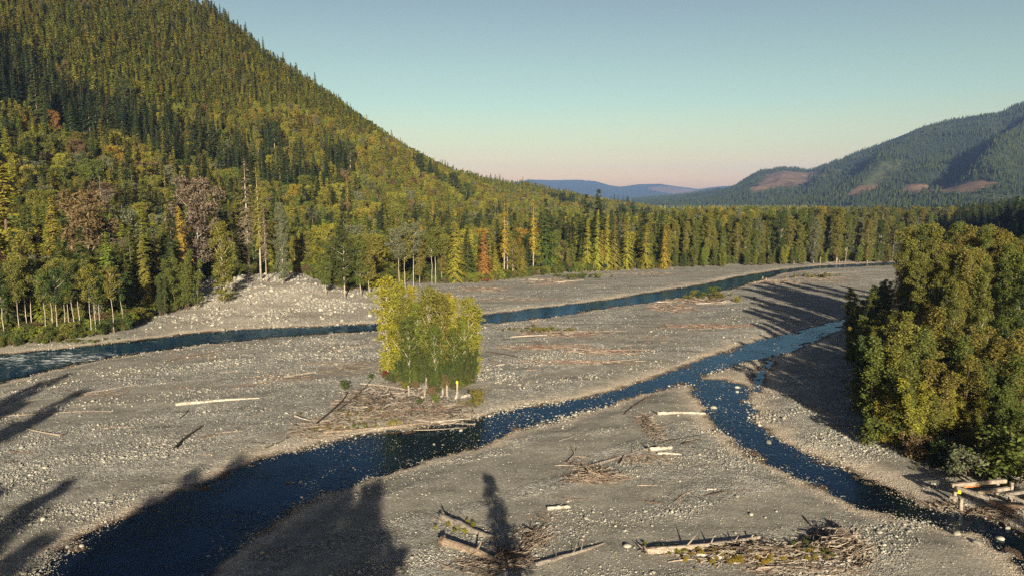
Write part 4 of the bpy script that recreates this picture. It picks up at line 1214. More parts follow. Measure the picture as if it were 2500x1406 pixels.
# ------------------------------------------------------------------ stones
import bmesh
def rock_mesh(seed, flat=0.62, ang=0.0):
    r = np.random.default_rng(seed)
    bm = bmesh.new(); bmesh.ops.create_icosphere(bm, subdivisions=2, radius=0.5)
    V = np.array([v.co[:] for v in bm.verts]); T = np.array([[v.index for v in f.verts] for f in bm.faces]); bm.free()
    for _ in range(7):
        d = norm(r.normal(size=3)); c = 0.24 + 0.16 * r.random() + (0.05 if ang == 0 else -0.02)
        over = np.clip(V @ d - c, 0, None)
        V = V - d * (over * (0.75 + 0.2 * ang))[:, None]
    V = V * (1 + 0.10 * (r.random((len(V), 1)) - 0.5)) * np.array([1.0, 0.65 + 0.35 * r.random(), flat])
    return mk_mesh('stone', V, [T], [M['stone']], smooth=(ang == 0))
ROCKS = [rock_mesh(300 + k) for k in range(6)] + [rock_mesh(320 + k, 0.75, 1.0) for k in range(4)]
ROCK_OBJS = [bpy.data.objects.new('stone_prototype', m) for m in ROCKS]

def sample_bars(n, ymin, ymax):
    py = HORIZON + CAMZ * F / (1 / (1 / ymax + rng.random(n) * (1 / ymin - 1 / ymax)))
    y = CAMZ * F / (py - HORIZON)
    x = (rng.random(n) * 1.64 - 0.82) * y
    return x, y
x, y = sample_bars(420000, 62, 330)
sd_ = sdw(x, y); sn = _interp(sand, x, y); vg = _interp(veg, x, y); sh = _interp(shore, x, y)
al_, ac_ = along(x, y)
patch = 0.6 * fbm(al_ / 36, ac_ / 6, 3, 211) + 0.4 * fbm(x / 9, y / 7, 2, 212)
riff = np.zeros(len(x))
for ex, ey, ew, eh in ((1760, 925, 75, 40), (1830, 900, 30, 60), (1740, 985, 40, 30), (1150, 1035, 110, 28), (900, 1085, 130, 22), (720, 1180, 60, 18), (1290, 1010, 60, 12), (820, 1150, 50, 16), (1900, 850, 60, 16)):
    c_ = gp(ex, ey); w_ = ew / F * c_[1]; d_ = abs(gp(ex, ey - eh)[1] - c_[1])
    riff = np.maximum(riff, np.exp(-(((x - c_[0]) / w_) ** 2 + ((y - c_[1]) / d_) ** 2)))
prob = np.where(sd_ > 0, (0.24 + 0.72 * sstep(0.42, 0.66, patch)) * (1 - 0.55 * sn), 0.26 * sstep(-4.5, -0.3, sd_) * sstep(0.38, 0.58, patch) + 0.26 * riff)
prob = prob + 0.22 * (np.abs(sd_ - 0.6) < 1.6)
prob *= (1 - 0.9 * vg)
keep = (rng.random(len(x)) < prob * 0.55) & (_interp(sdR, x, y) > -2.5)
x, y, sd_, patch = x[keep], y[keep], sd_[keep], patch[keep]
size = np.exp(rng.normal(np.log(0.145), 0.44, len(x))) * (0.8 + 0.7 * sstep(0.4, 0.7, patch)) * np.clip(y / 110, 0.85, 1.35)
size = np.clip(size, 0.08, 0.95)
z = np.where(sd_ > 0, hz(x, y) + size * 0.10, np.maximum(hz(x, y) + size * 0.12, WZ - size * 0.12))
rot = np.stack([rng.normal(size=len(x)) * 0.2, rng.normal(size=len(x)) * 0.2, rng.random(len(x)) * 6.28], -1)
scl = size[:, None] * (0.85 + 0.3 * rng.random((len(x), 3)))
kk = rng.integers(0, 6, len(x))
order = np.argsort(-size / y * (np.abs(x / y) < 0.74))
big, rest = order[:290], order[290:]
for q in big:
    o = bpy.data.objects.new('cobble', ROCKS[kk[q]]); COL.objects.link(o)
    o.parent = GROUND
    o.location = (x[q], y[q], z[q]); o.rotation_euler = rot[q]; o.scale = scl[q]
o = scatter('cobbles', np.stack([x, y, z], -1)[rest], rot[rest], scl[rest], kk[rest], np.ones((len(rest), 3)), ROCK_OBJS, 'grey river cobbles strewn over the gravel bars', 'cobbles')
print('COBBLES', len(rest))

# rubble of the fan
n = 9000
x = -95 + rng.normal(size=n) * 36; y = 255 + rng.normal(size=n) * 26
f_ = np.exp(-((x + 94) ** 2 / (2 * 34 ** 2) + (y - 252) ** 2 / (2 * 26 ** 2)))
ok = (_interp(sdR, x, y) > 0.3) & (rng.random(n) < f_ * 1.6) & (y - edge_y(x, y) < 14) & (fbm(x / 9, y / 9, 3, 222) > 0.42)
x, y = x[ok], y[ok]; n = len(x)
size = np.clip(np.exp(rng.normal(np.log(0.55), 0.5, n)), 0.2, 2.0)
scatter('rubble', np.stack([x, y, hz(x, y) + size * 0.1], -1), rng.normal(size=(n, 3)) * np.array([0.4, 0.4, 3]), size[:, None] * (0.8 + 0.4 * rng.random((n, 3))), rng.integers(6, 10, n), np.ones((n, 3)), ROCK_OBJS, 'pale broken rocks on the rubble slope above the river', 'rubble')

BOULDER_N = [0]
def boulder(px, py, wpx, label, flat=1.0):
    X_, Y_, Z_ = hit(px, py)
    s = wpx / F * Y_
    o = bpy.data.objects.new('boulder', ROCKS[BOULDER_N[0] % 6]); BOULDER_N[0] += 1
    COL.objects.link(o)
    o.location = (X_, Y_, max(Z_, WZ) + s * 0.06); o.scale = (s, s * 0.85, s * flat * 0.8); o.rotation_euler = (0.15, -0.12, rng.random() * 6.28)
    tag(o, label, 'boulder', 'boulders of the riverbed')
for a in [(1742, 998, 20, 'pale boulder at the top of the right side channel'), (1877, 1084, 24, 'largest pale boulder standing in the right side channel'), (1800, 948, 16, 'pale stone between the island and the right side channel'), (1799, 960, 14, 'wet stone just below the gravel island point'),
          (735, 1180, 16, 'biggest of three pale stones in the shaded stream'), (715, 1182, 12, 'middle one of three pale stones in the shaded stream'), (702, 1182, 11, 'leftmost of three pale stones in the shaded stream'), (166, 1336, 18, 'pale boulder at the dark stream edge near the left bottom'),
          (1532, 1335, 26, 'rounded grey boulder left of the very long log at the bottom'), (1431, 1267, 18, 'tan boulder on the silt right of the short bright log'), (1906, 756, 20, 'white boulder at the shadow edge upstream'), (1800, 1212, 14, 'small pale boulder on the silt near the side channel'), (1833, 1256, 16, 'pale boulder on the silt behind the near debris pile'),
          (2335, 1305, 26, 'large rounded boulder at the right channel outlet'), (2440, 1318, 24, 'rounded boulder right of the channel outlet'), (2385, 1328, 30, 'broad boulder below the channel outlet'), (2460, 1290, 22, 'boulder between the timber crib and the outlet'), (1125, 1055, 14, 'tan stone at the stream edge below the driftwood jam'), (985, 1052, 13, 'pale stone at the stream edge left below the jam'), (1060, 1088, 12, 'lone pale stone out in the stream below the jam')]:
    boulder(*a)

# ------------------------------------------------------------------ driftwood
WT = {'white': (0.39, 0.35, 0.29), 'pale': (0.28, 0.24, 0.19), 'grey': (0.20, 0.178, 0.15), 'brown': (0.115, 0.082, 0.060), 'dark': (0.055, 0.044, 0.036), 'red': (0.17, 0.10, 0.075), 'tan': (0.22, 0.172, 0.127)}

def root_geo(c, axis, r0, r):
    g = Geo()
    axis = norm(np.asarray(axis, float))
    s1 = norm(np.cross(axis, [0, 0, 1.0])); s2 = np.cross(axis, s1)
    for k in range(15):
        a = r.random() * 6.28; L = min(r0 * (2.0 + 2.2 * r.random()), 0.5 + 0.7 * r.random())
        d = norm(s1 * math.cos(a) + s2 * math.sin(a) + axis * (0.2 + 0.6 * r.random()))
        d2 = norm(d + axis * (0.4 * r.normal()) + r.normal(size=3) * 0.4)
        p0 = c - axis * r0 * 0.3 + d * r0 * 0.3
        p1 = p0 + d * L * 0.5; p2 = p1 + d2 * L * 0.5
        tube(g, [p0, p1, p2], [r0 * 0.34, r0 * 0.2, r0 * 0.06], 5, True, 0.3, r)
    tube(g, [c - axis * r0 * 0.5, c + axis * r0 * 0.35], [r0 * 1.05, r0 * 1.35], 8, True, 0.35, r)
    return g

def log(p0, p1, r0, r1, colour, label=None, roots=0, branches=0, bend=0.035, group='driftwood logs on the gravel bars', lift=0.0, name='driftwood_log', lift1=None):
    """p0, p1 on the ground (x, y, z); one log with its root plate and broken branches"""
    r = np.random.default_rng(int(abs(p0[0] * 131 + p0[1] * 17 + p1[0] * 7) * 10) % 99991)
    p0 = np.array(p0, float); p1 = np.array(p1, float)
    r0 *= 0.8; r1 *= 0.8
    p0 = p0 + [0, 0, r0 * 0.5 + lift]; p1 = p1 + [0, 0, r1 * 0.5 + (lift if lift1 is None else lift1)]
    L = np.linalg.norm(p1 - p0); d = (p1 - p0) / L
    side = norm(np.cross(d, [0, 0, 1.0]))
    n = 9
    t = np.linspace(0, 1, n)
    P = p0 + np.outer(t, p1 - p0) + np.outer(np.sin(t * np.pi) * bend * L * (1 if r.random() < 0.5 else -1) + np.sin(t * 7 + r.random() * 6) * 0.006 * L, side)
    P[:, 2] += np.sin(t * np.pi) * 0.004 * L
    P = P - p0
    e = bpy.data.objects.new(name, None); COL.objects.link(e); e.location = p0; e.empty_display_size = 0.3
    g = Geo(); rad = np.linspace(r0, r1, n) * (1 + 0.26 * (r.random(n) - 0.5))
    rad[-1] *= 0.85
    if not roots: rad[0] *= 0.8
    tube(g, P, rad, 11, True, 0.42, r)
    c = WT[colour]
    tint(link('stem', g.mesh('log_stem', [M['wood']]), e), c)
    if roots:
        g = root_geo(P[0], -d, r0, r)
        tint(link('root_plate', g.mesh('root_plate', [M['wood']]), e), tuple(v * 0.7 for v in c))
    for k in range(branches):
        q = 0.2 + 0.75 * r.random(); c0 = np.array([np.interp(q, t, P[:, j]) for j in range(3)])
        dd = norm(side * r.normal() + np.array([0, 0, 0.5 + r.random()]) + d * 0.8)
        Lb = (0.6 + 1.5 * r.random()) * min(1.0, L / 6)
        g = Geo(); tube(g, [c0, c0 + dd * Lb * 0.5, c0 + dd * Lb + r.normal(size=3) * 0.15], [r1 * 0.5, r1 * 0.35, 0.02], 5, True)
        tint(link('branch', g.mesh('log_branch', [M['wood']]), e), c)
    tag(e, label, 'log', group)
    return e

def plog(x0, y0, x1, y1, r0, r1, colour, label, roots=0, branches=0, **kw):
    log(hit(x0, y0), hit(x1, y1), r0, r1, colour, label, roots, branches, **kw)

for a in [
    (403, 884, 554, 856, 0.22, 0.10, 'brown', 'thin brown branchy log nearest the river on the left bar', 0, 4),
    (127, 947, 198, 965, 0.10, 0.06, 'brown', 'thin curved stick left of a forked log on the left bar', 0, 2),
    (202, 965, 338, 939, 0.26, 0.14, 'grey', 'grey log with ragged left end lying in the shadow streaks', 1, 3),
    (429, 990, 633, 973, 0.42, 0.16, 'white', 'thick white split log in the middle of the left bar', 0, 0),
    (0, 1018, 277, 1004, 0.11, 0.06, 'pale', 'very long thin pale pole across the tree shadow at left', 0, 0),
    (35, 1030, 98, 1021, 0.16, 0.09, 'grey', 'short grey log in the tree shadow under the long pole', 0, 0),
    (150, 1064, 59, 1044, 0.20, 0.09, 'pale', 'pale log with a round root plate near the left edge', 1, 1),
    (429, 1096, 496, 1040, 0.34, 0.16, 'dark', 'dark forked log pointing away on the left bar', 1, 2),
    (490, 1070, 538, 1060, 0.20, 0.12, 'brown', 'short brown log right of the dark forked log', 0, 3),
    (535, 1058, 593, 1053, 0.13, 0.08, 'pale', 'short pale stick beside the short brown log', 0, 0),
    (439, 1022, 461, 1000, 0.10, 0.07, 'dark', 'small dark stick below the thick white split log', 0, 0),
    (568, 945, 775, 921, 0.12, 0.06, 'red', 'long thin reddish pole left of the yellow grove', 0, 1),
    (690, 922, 771, 909, 0.22, 0.12, 'pale', 'pale root log above the long reddish pole', 1, 0),
    (812, 858, 921, 836, 0.36, 0.17, 'grey', 'grey log with upright red root plate by the river', 1, 0),
    (749, 888, 933, 885, 0.14, 0.07, 'brown', 'low brown log running into the yellow grove from the left', 0, 5),
    (800, 903, 930, 880, 0.10, 0.05, 'brown', 'thin brown stick below the low brown log by the grove', 0, 3),
    (1186, 860, 1272, 874, 0.26, 0.20, 'dark', 'dark straight log right of the yellow grove', 0, 0),
    (1199, 880, 1222, 892, 0.42, 0.3, 'grey', 'short grey stump lying right of the yellow grove', 1, 0),
    (1212, 893, 1232, 890, 0.25, 0.2, 'white', 'short white chunk beside the grey stump', 0, 0),
    (1247, 823, 1420, 812, 0.22, 0.10, 'white', 'long white log on the middle bar near the river', 0, 0),
    (1275, 810, 1345, 816, 0.20, 0.12, 'dark', 'dark log behind the long white log on the middle bar', 0, 3),
    (1380, 810, 1530, 808, 0.16, 0.07, 'pale', 'pale log at the right end of the middle bar heap', 0, 2),
    (1320, 846, 1420, 842, 0.13, 0.06, 'red', 'thin reddish log in the brown streaks right of the grove', 0, 3),
    (1250, 853, 1330, 850, 0.12, 0.06, 'brown', 'thin brown log nearest the grove in the brown streaks', 0, 2),
    (1420, 858, 1560, 852, 0.14, 0.07, 'tan', 'thin tan log at the right end of the brown streaks', 0, 3),
    (1300, 892, 1440, 880, 0.12, 0.06, 'red', 'thin reddish pole lowest of the streaks right of the grove', 0, 2),
    (1450, 886, 1560, 876, 0.11, 0.06, 'pale', 'thin pale pole lowest at right of the streaks', 0, 1),
    (1610, 801, 1725, 800, 0.24, 0.12, 'brown', 'left brown log of the row near the shaded bend', 0, 2),
    (1740, 802, 1832, 793, 0.30, 0.16, 'red', 'thick reddish log with root plate at the shaded bend', 1, 0),
    (1690, 796, 1790, 795, 0.18, 0.08, 'pale', 'pale log in the row near the shaded bend', 0, 2),
    (1588, 755, 1660, 766, 0.2, 0.1, 'pale', 'pale log pointing right of the far driftwood heap', 0, 2),
    (1605, 750, 1690, 752, 0.22, 0.1, 'grey', 'grey log lowest in the far driftwood heap', 0, 2),
    (1605, 738, 1700, 735, 0.24, 0.1, 'white', 'white log in front of the green shrubs on the point', 0, 1),
    (1700, 742, 1790, 736, 0.24, 0.1, 'white', 'white log right of the green shrubs on the point', 0, 1),
    (1840, 690, 1905, 684, 0.3, 0.15, 'pale', 'pale log of the heap beside the far posts', 1, 2),
    (1860, 697, 1960, 690, 0.24, 0.12, 'grey', 'grey log right of the heap beside the far posts', 0, 2),
    (1980, 690, 2080, 692, 0.2, 0.1, 'brown', 'brown log on the far bar left of the right grove', 0, 2),
    (2000, 668, 2100, 664, 0.2, 0.1, 'grey', 'grey log on the far bar below the tree row', 0, 1),
    (2040, 641, 2120, 640, 0.25, 0.12, 'pale', 'pale log at the foot of the far tree row', 0, 2),
    (1290, 683, 1345, 686, 0.34, 0.2, 'white', 'white log on the far bank left of the green shrubs', 0, 0),
    (1350, 690, 1425, 684, 0.26, 0.12, 'white', 'white log on the far bank below the green shrubs', 0, 2),
    (1395, 658, 1445, 662, 0.3, 0.16, 'pale', 'pale log at the forest edge above the green shrubs', 0, 1),
    (1420, 668, 1437, 656, 0.2, 0.1, 'white', 'leaning white pole at the forest edge above the shrubs', 0, 0),
    (1300, 695, 1400, 692, 0.18, 0.08, 'red', 'reddish log lowest on the far bank', 0, 2),
    (1130, 710, 1230, 705, 0.2, 0.1, 'red', 'reddish log on the far bank behind the yellow grove', 0, 2),
    (705, 668, 760, 716, 0.55, 0.35, 'tan', 'big fallen trunk sliding down the rubble slope', 0, 1),
    (645, 684, 720, 712, 0.24, 0.14, 'tan', 'thin fallen trunk lying across the rubble slope top', 0, 0),
    (480, 742, 530, 738, 0.3, 0.15, 'tan', 'fallen trunk at the left of the rubble slope', 0, 1),
    (400, 790, 536, 783, 0.12, 0.06, 'brown', 'thin brown stick low on the rubble slope', 0, 1),
    (1425, 1142, 1690, 1057, 0.24, 0.12, 'grey', 'long grey log slanting across the near bar', 1, 5),
    (1525, 1013, 1598, 964, 0.15, 0.10, 'brown', 'brown log at the stream edge on the near bar', 0, 1),
    (1604, 1013, 1722, 1011, 0.42, 0.26, 'white', 'thick white log ending at the right side channel', 1, 2),
    (1384, 1132, 1408, 1098, 0.22, 0.15, 'grey', 'short upright grey log above the splintered bundle', 1, 1),
    (1620, 1078, 1712, 1062, 0.16, 0.1, 'dark', 'dark stick right of the long slanting grey log', 0, 1),
    (1665, 1086, 1712, 1072, 0.18, 0.1, 'dark', 'short dark log right of the white chunk', 0, 0),
    (1585, 1100, 1640, 1094, 0.50, 0.3, 'white', 'chunky white driftwood block on the near bar', 1, 0),
    (1605, 1108, 1664, 1109, 0.22, 0.14, 'white', 'flat white log under the chunky white block', 0, 0),
    (1515, 1135, 1523, 1115, 0.28, 0.24, 'grey', 'short grey stub left of the chunky white block', 0, 0),
    (1336, 1246, 1392, 1239, 0.30, 0.24, 'white', 'short bright log on the silt right of the tree shadow', 0, 0),
    (1081, 1268, 1210, 1318, 0.60, 0.34, 'grey', 'upper one of two thick grey logs at the shadow foot', 1, 0),
    (1081, 1330, 1240, 1388, 0.70, 0.42, 'tan', 'lower one of two thick logs at the shadow foot', 1, 2),
    (1306, 1380, 1474, 1326, 0.34, 0.14, 'grey', 'grey log right of the shadow foot pointing up right', 0, 3),
    (1268, 1342, 1336, 1276, 0.20, 0.08, 'brown', 'brown log rising from the shadow foot', 0, 4),
    (1290, 1345, 1352, 1308, 0.18, 0.08, 'tan', 'tan log second right of the shadow foot', 0, 2),
    (1575, 1350, 1855, 1316, 0.46, 0.30, 'pale', 'very long pale log in front of the near debris pile', 1, 5),
    (2025, 1362, 2093, 1294, 0.40, 0.2, 'pale', 'pale trunk leaning out of the near debris pile', 0, 2),
    (2052, 1300, 2030, 1278, 0.55, 0.4, 'grey', 'grey stump with hollow at the top of the near pile', 1, 0),
    (1700, 1358, 1830, 1366, 0.30, 0.2, 'white', 'white log inside the near debris pile', 0, 1),
    (1630, 1372, 1790, 1364, 0.09, 0.05, 'pale', 'long pale stick under the near debris pile', 0, 1),
    (1850, 1392, 2060, 1396, 0.20, 0.1, 'pale', 'pale log at the bottom edge of the near pile', 0, 2),
    (1860, 1308, 1945, 1362, 0.10, 0.06, 'tan', 'straight tan pole across the near debris pile', 0, 0),
    (1990, 1330, 2100, 1308, 0.22, 0.12, 'pale', 'pale log at the right shoulder of the near pile', 0, 2),
    (1960, 1260, 2000, 1300, 0.12, 0.05, 'dark', 'thin dark stick standing off behind the near pile', 0, 2),
    (2040, 1290, 2097, 1225, 0.07, 0.04, 'grey', 'thin grey wand leaning toward the side channel', 0, 0),
    (1720, 1212, 1830, 1195, 0.08, 0.05, 'brown', 'thin brown stick on the silt above the near pile', 0, 2),
    (1725, 1196, 1748, 1194, 0.15, 0.12, 'white', 'small white chip on the silt above the near pile', 0, 0),
    (1690, 1140, 1790, 1128, 0.08, 0.04, 'dark', 'thin dark branch on the silt near the side channel', 0, 1),
]:
    plog(*a)

# loose sticks stranded over the bars
loose = {}
for zone, cx_, cy_, wx_, wy_, n_ in (('on the left bar', 330, 1010, 330, 130, 18), ('on the middle bar', 1500, 850, 280, 70, 18), ('on the near bar', 1500, 1120, 260, 120, 16), ('on the far bar', 1980, 690, 120, 24, 8)):
    for k in range(n_):
        px, py = cx_ + (rng.random() * 2 - 1) * wx_, cy_ + (rng.random() * 2 - 1) * wy_
        p = hit(px, py)
        if sdw(p[0], p[1]) < 2.5: continue
        a = rng.normal() * 0.5 + 0.3; L = (1.2 + 3.8 * rng.random() ** 1.5) * (1 + p[1] / 300)
        q = (p[0] + math.cos(a) * L, p[1] + math.sin(a) * L)
        if sdw(*q) < 1.5: continue
        loose.setdefault((['grey', 'brown', 'dark', 'pale', 'tan'][k % 5], zone), []).append((px, p, (q[0], q[1], float(hz(*q))), 0.07 + 0.08 * rng.random()))
for (colr, zone), lst in loose.items():
    lst.sort(key=lambda v: v[0])
    for i, (px, p, q, rr_) in enumerate(lst):
        log(p, q, rr_, rr_ * 0.6, colr, f'thin {colr} stick lying loose {zone}' + ('' if len(lst) == 1 else ', leftmost of its colour' if i == 0 else f', {ORD[i]}of its colour from left'), 0, 1 if rr_ > 0.1 else 0, group='loose sticks on the gravel bars', name='driftwood_stick', bend=0.06)

# pilings and posts
def piling(px, base, top, w, label, colour='pale', lean=0.0, cap=None, group='old wooden pilings in the driftwood jam'):
    X_, Y_, Z_ = hit(px, base)
    h = (base - top - 4) / F * Y_ * 1.01 + 0.6
    r = np.random.default_rng(int(px * 7 + base))
    e = bpy.data.objects.new('wooden_piling', None); COL.objects.link(e); e.location = (X_, Y_, Z_ - 0.6)
    e.rotation_euler = (lean * 0.3, lean, r.random() * 3); e.empty_display_size = 0.3
    g = Geo(); n = 6; t = np.linspace(0, 1, n)
    w *= 0.82
    tube(g, np.stack([0.04 * r.normal(size=n), 0.04 * r.normal(size=n), t * h], -1), w * (1 - 0.12 * t), 9, True, 0.14, r)
    tint(link('post', g.mesh('piling_post', [M['wood']]), e), WT[colour])
    g = Geo()
    for k in range(5):
        a = r.random() * 6.28; c = np.array([math.cos(a), math.sin(a), 0]) * w * 0.55
        tube(g, [c + [0, 0, h - 0.15], c + [0, 0, h + 0.08 + 0.25 * r.random()]], [w * 0.34, w * 0.12], 5, True, 0.3, r)
    o = link('splintered_top', g.mesh('piling_top', [M['wood']]), e); tint(o, WT[colour])
    if cap:
        g = Geo(); tube(g, [(0, 0, h - 0.05), (0, 0, h + 0.22), (0, 0, h + 0.42)], [w * 1.12, w * 1.0, w * 0.4], 9, True, 0.15, r)
        o = link('yellow_cap', g.mesh('piling_cap', [M['wood']]), e); tint(o, cap); o['label'] = 'yellow top of the piling'
    tag(e, label, 'piling', group)
for a in [(998, 966, 938, 0.30, 'broad white piling at the left of the piling row'), (1041, 946, 919, 0.28, 'pale piling standing back between the left and centre pilings', 'grey'), (1036, 974, 951, 0.22, 'thin leaning piling in front of the shrubs', 'pale', 0.12), (1083, 936, 913, 0.22, 'tallest thin piling at the back of the centre cluster', 'grey'), (1090, 948, 923, 0.24, 'dark-sided piling in the centre cluster', 'grey'), (1091, 968, 936, 0.30, 'front right piling of the centre cluster', 'pale'), (1081, 968, 946, 0.32, 'front left piling of the centre cluster', 'pale')]:
    piling(*a)
piling(1116, 962, 929, 0.30, 'yellow-topped piling right of the centre cluster', 'pale', 0.0, (0.75, 0.62, 0.04))
piling(1110, 975, 960, 0.36, 'short leaning stub under the yellow-topped piling', 'white', 0.25)
piling(1029, 975, 965, 0.42, 'lowest broad stub left of the leaning piling', 'pale', 0.2)
piling(1057, 991, 976, 0.28, 'short tan stub at the stream side of the jam', 'tan')
for px, b, t_, w, lab, ln in [(2050, 643, 603, 0.16, 'left pale bare post before the far tree row', 0.05), (2062, 643, 600, 0.15, 'tall leaning bare post before the far tree row', 0.14), (2002, 644, 624, 0.28, 'short pale post below the far tree row', 0), (2178, 640, 562, 0.13, 'very tall bare pole at the right end of the far row', 0.02), (1862, 686, 672, 0.35, 'left post at the far driftwood heap by the river', 0), (1870, 687, 675, 0.35, 'right post at the far driftwood heap by the river', 0), (1938, 646, 634, 0.25, 'small white post on the far shore', 0), (1316, 671, 656, 0.3, 'white stub post at the far forest edge', 0), (1641, 659, 651, 0.3, 'small pale stub on the far bank below the hemlocks', 0.1), (1254, 677, 655, 0.25, 'broken white trunk beside the golden-topped snags', 0.05), (1482, 658, 630, 0.4, 'pale broken trunk at the foot of the bright hemlocks', 0)]:
    piling(px, b, t_, w, lab, 'pale', ln, group='bare posts along the far shore')

# logs of the jam around the pilings
JAM = [(880, 940, 1010, 958, .22, .12, 'pale'), (820, 1010, 905, 930, .14, .06, 'brown'), (770, 1040, 850, 960, .2, .08, 'dark'), (790, 1060, 1080, 1030, .24, .1, 'tan'), (900, 1055, 1150, 1025, .22, .1, 'white'), (1010, 1030, 1160, 1040, .18, .08, 'pale'), (1090, 1040, 1175, 1010, .16, .06, 'tan'), (985, 962, 965, 985, .3, .2, 'white'), (975, 970, 1000, 950, .2, .14, 'dark'), (1125, 972, 1150, 966, .32, .24, 'white'), (930, 965, 970, 990, .16, .1, 'white'), (880, 1000, 930, 985, .2, .1, 'grey'), (860, 960, 920, 1010, .14, .08, 'brown'), (905, 950, 925, 975, .28, .12, 'white'), (955, 985, 985, 1000, .22, .12, 'pale'), (1000, 1005, 1090, 1000, .14, .08, 'red'), (1040, 1010, 1120, 995, .12, .06, 'tan'), (720, 1020, 760, 1032, .18, .1, 'white'), (735, 1050, 850, 1045, .16, .08, 'tan'), (820, 1070, 960, 1052, .14, .06, 'pale'), (945, 930, 965, 918, .2, .1, 'white'), (1075, 985, 1085, 962, .16, .1, 'tan'), (870, 985, 960, 1012, .16, .07, 'red'), (920, 1022, 1010, 1012, .14, .07, 'brown'), (1010, 1055, 1140, 1048, .12, .06, 'pale')]
sidew = lambda px: 'left end' if px < 850 else ('left half' if px < 960 else ('middle' if px < 1060 else 'right end'))
seen = {}
for a in JAM:
    key = (a[6], sidew((a[0] + a[2]) / 2)); seen[key] = seen.get(key, 0) + 1
    L = math.hypot(a[0] - a[2], a[1] - a[3])
    adj = ('long ' if L > 150 else 'short ' if L < 45 else '') + ('steep ' if abs(a[1] - a[3]) > abs(a[0] - a[2]) else '')
    plog(*a[:6], a[6], f"{adj}{a[6]} log in the {key[1]} of the driftwood jam" + ('' if seen[key] == 1 else f", {['', '', 'second', 'third', 'fourth'][seen[key]]} of its colour"), 0, 1 if L > 60 else 0, group='logs of the driftwood jam', lift=0.15 + 0.25 * rng.random())

# tangled sticks, too many to count
def debris(name, spots, label, colour=('pale', 'tan', 'grey', 'brown')):
    """spots: (px, py, half width px, half height px, count, length m, radius m, heading rad or None, pile m)"""
    gs = {c: Geo() for c in colour}
    for (px, py, wx, wy, n, ln, rd, head, pile) in spots:
        c = hit(px, py); ex = hit(px + wx, py); ey = hit(px, py - wy)
        hx_ = abs(ex[0] - c[0]); hy_ = abs(ey[1] - c[1])
        for k in range(n):
            q = rng.normal(size=2) * 0.5
            if np.hypot(*q) > 1.1: q /= np.hypot(*q)
            X_ = c[0] + q[0] * hx_; Y_ = c[1] + q[1] * hy_
            if sdw(X_, Y_) < -0.3: continue
            Z_ = float(hz(X_, Y_)) + rd + pile * rng.random() ** 1.5 * max(0.05, 1 - np.hypot(*q))
            a = (head + rng.normal() * 0.45) if head is not None else rng.random() * 6.28
            L = ln * (0.35 + 0.9 * rng.random())
            d = np.array([math.cos(a), math.sin(a), rng.normal() * (0.16 if pile > 0.3 else 0.06)])
            p = np.array([X_, Y_, Z_]); b = rng.normal(size=3) * 0.06 * L * np.array([1, 1, 0.3])
            p0, p1 = p - d * L / 2, p + d * L / 2
            p0[2] = max(p0[2], float(hz(p0[0], p0[1])) + 0.02); p1[2] = max(p1[2], float(hz(p1[0], p1[1])) + 0.02)
            w = rd * (0.4 + 0.9 * rng.random())
            tube(gs[colour[k % len(colour)]], [p0, p + b, p1], [w, w * 0.8, w * 0.35], 4, False)
    roots_ = None
    for k, (c, g) in enumerate(gs.items()):
        if not g.n: continue
        if roots_ is None:
            o = link(name, g.mesh(name, [M['wood']])); tint(o, WT[c]); tag(o, label, 'driftwood debris', kind='stuff'); roots_ = o
        else:
            o = link('sticks', g.mesh(name + '_sticks', [M['wood']]), roots_); tint(o, WT[c]); o['kind'] = 'stuff'
debris('jam_debris', [(930, 985, 110, 38, 420, 2.6, 0.11, None, 1.5), (930, 980, 120, 36, 420, 1.8, 0.05, None, 1.4), (1050, 1000, 110, 30, 260, 2.8, 0.10, None, 1.2), (1050, 1000, 110, 30, 300, 1.8, 0.05, None, 1.2), (790, 1045, 70, 22, 260, 2.4, 0.06, 0.2, 0.6), (900, 1020, 120, 20, 260, 2.4, 0.06, 0.3, 0.6), (980, 945, 90, 15, 120, 2.0, 0.05, None, 0.5), (850, 900, 90, 14, 120, 2.0, 0.05, 0.2, 0.1), (1080, 1035, 90, 14, 140, 3.2, 0.05, 0.2, 0.2)], 'tangle of broken sticks in the driftwood jam below the yellow grove', ('pale', 'tan', 'brown', 'grey', 'dark'))
debris('near_pile_debris', [(1850, 1352, 180, 28, 560, 2.4, 0.055, 0.1, 1.0), (1850, 1352, 180, 28, 300, 1.2, 0.03, None, 1.1), (2040, 1340, 90, 38, 420, 2.2, 0.06, 0.6, 1.5), (2050, 1320, 50, 30, 200, 1.5, 0.04, None, 1.7), (1960, 1390, 140, 16, 260, 2.0, 0.04, 0.0, 0.3), (1700, 1352, 90, 14, 140, 1.8, 0.04, 0.1, 0.3)], 'big tangled pile of driftwood sticks at the bottom right', ('tan', 'pale', 'brown', 'white'))
debris('bundle_debris', [(1455, 1168, 75, 14, 170, 3.0, 0.07, -0.35, 0.5), (1440, 1148, 50, 14, 120, 1.4, 0.05, None, 0.8), (1590, 1045, 26, 36, 260, 1.5, 0.05, None, 1.3), (1530, 1120, 40, 10, 60, 1.6, 0.05, None, 0.3), (1585, 1118, 70, 12, 150, 1.2, 0.035, 0.0, 0.25), (1305, 1312, 40, 30, 120, 2.2, 0.06, 0.9, 0.6), (1200, 1380, 110, 22, 260, 1.6, 0.05, None, 0.5), (1250, 1360, 50, 20, 120, 2.0, 0.06, None, 0.7), (1320, 1260, 45, 14, 50, 1.4, 0.03, 2.2, 0.2), (1400, 1135, 35, 14, 60, 1.0, 0.03, None, 0.4)], 'scattered bundles of splintered sticks on the near gravel bar', ('brown', 'tan', 'pale'))
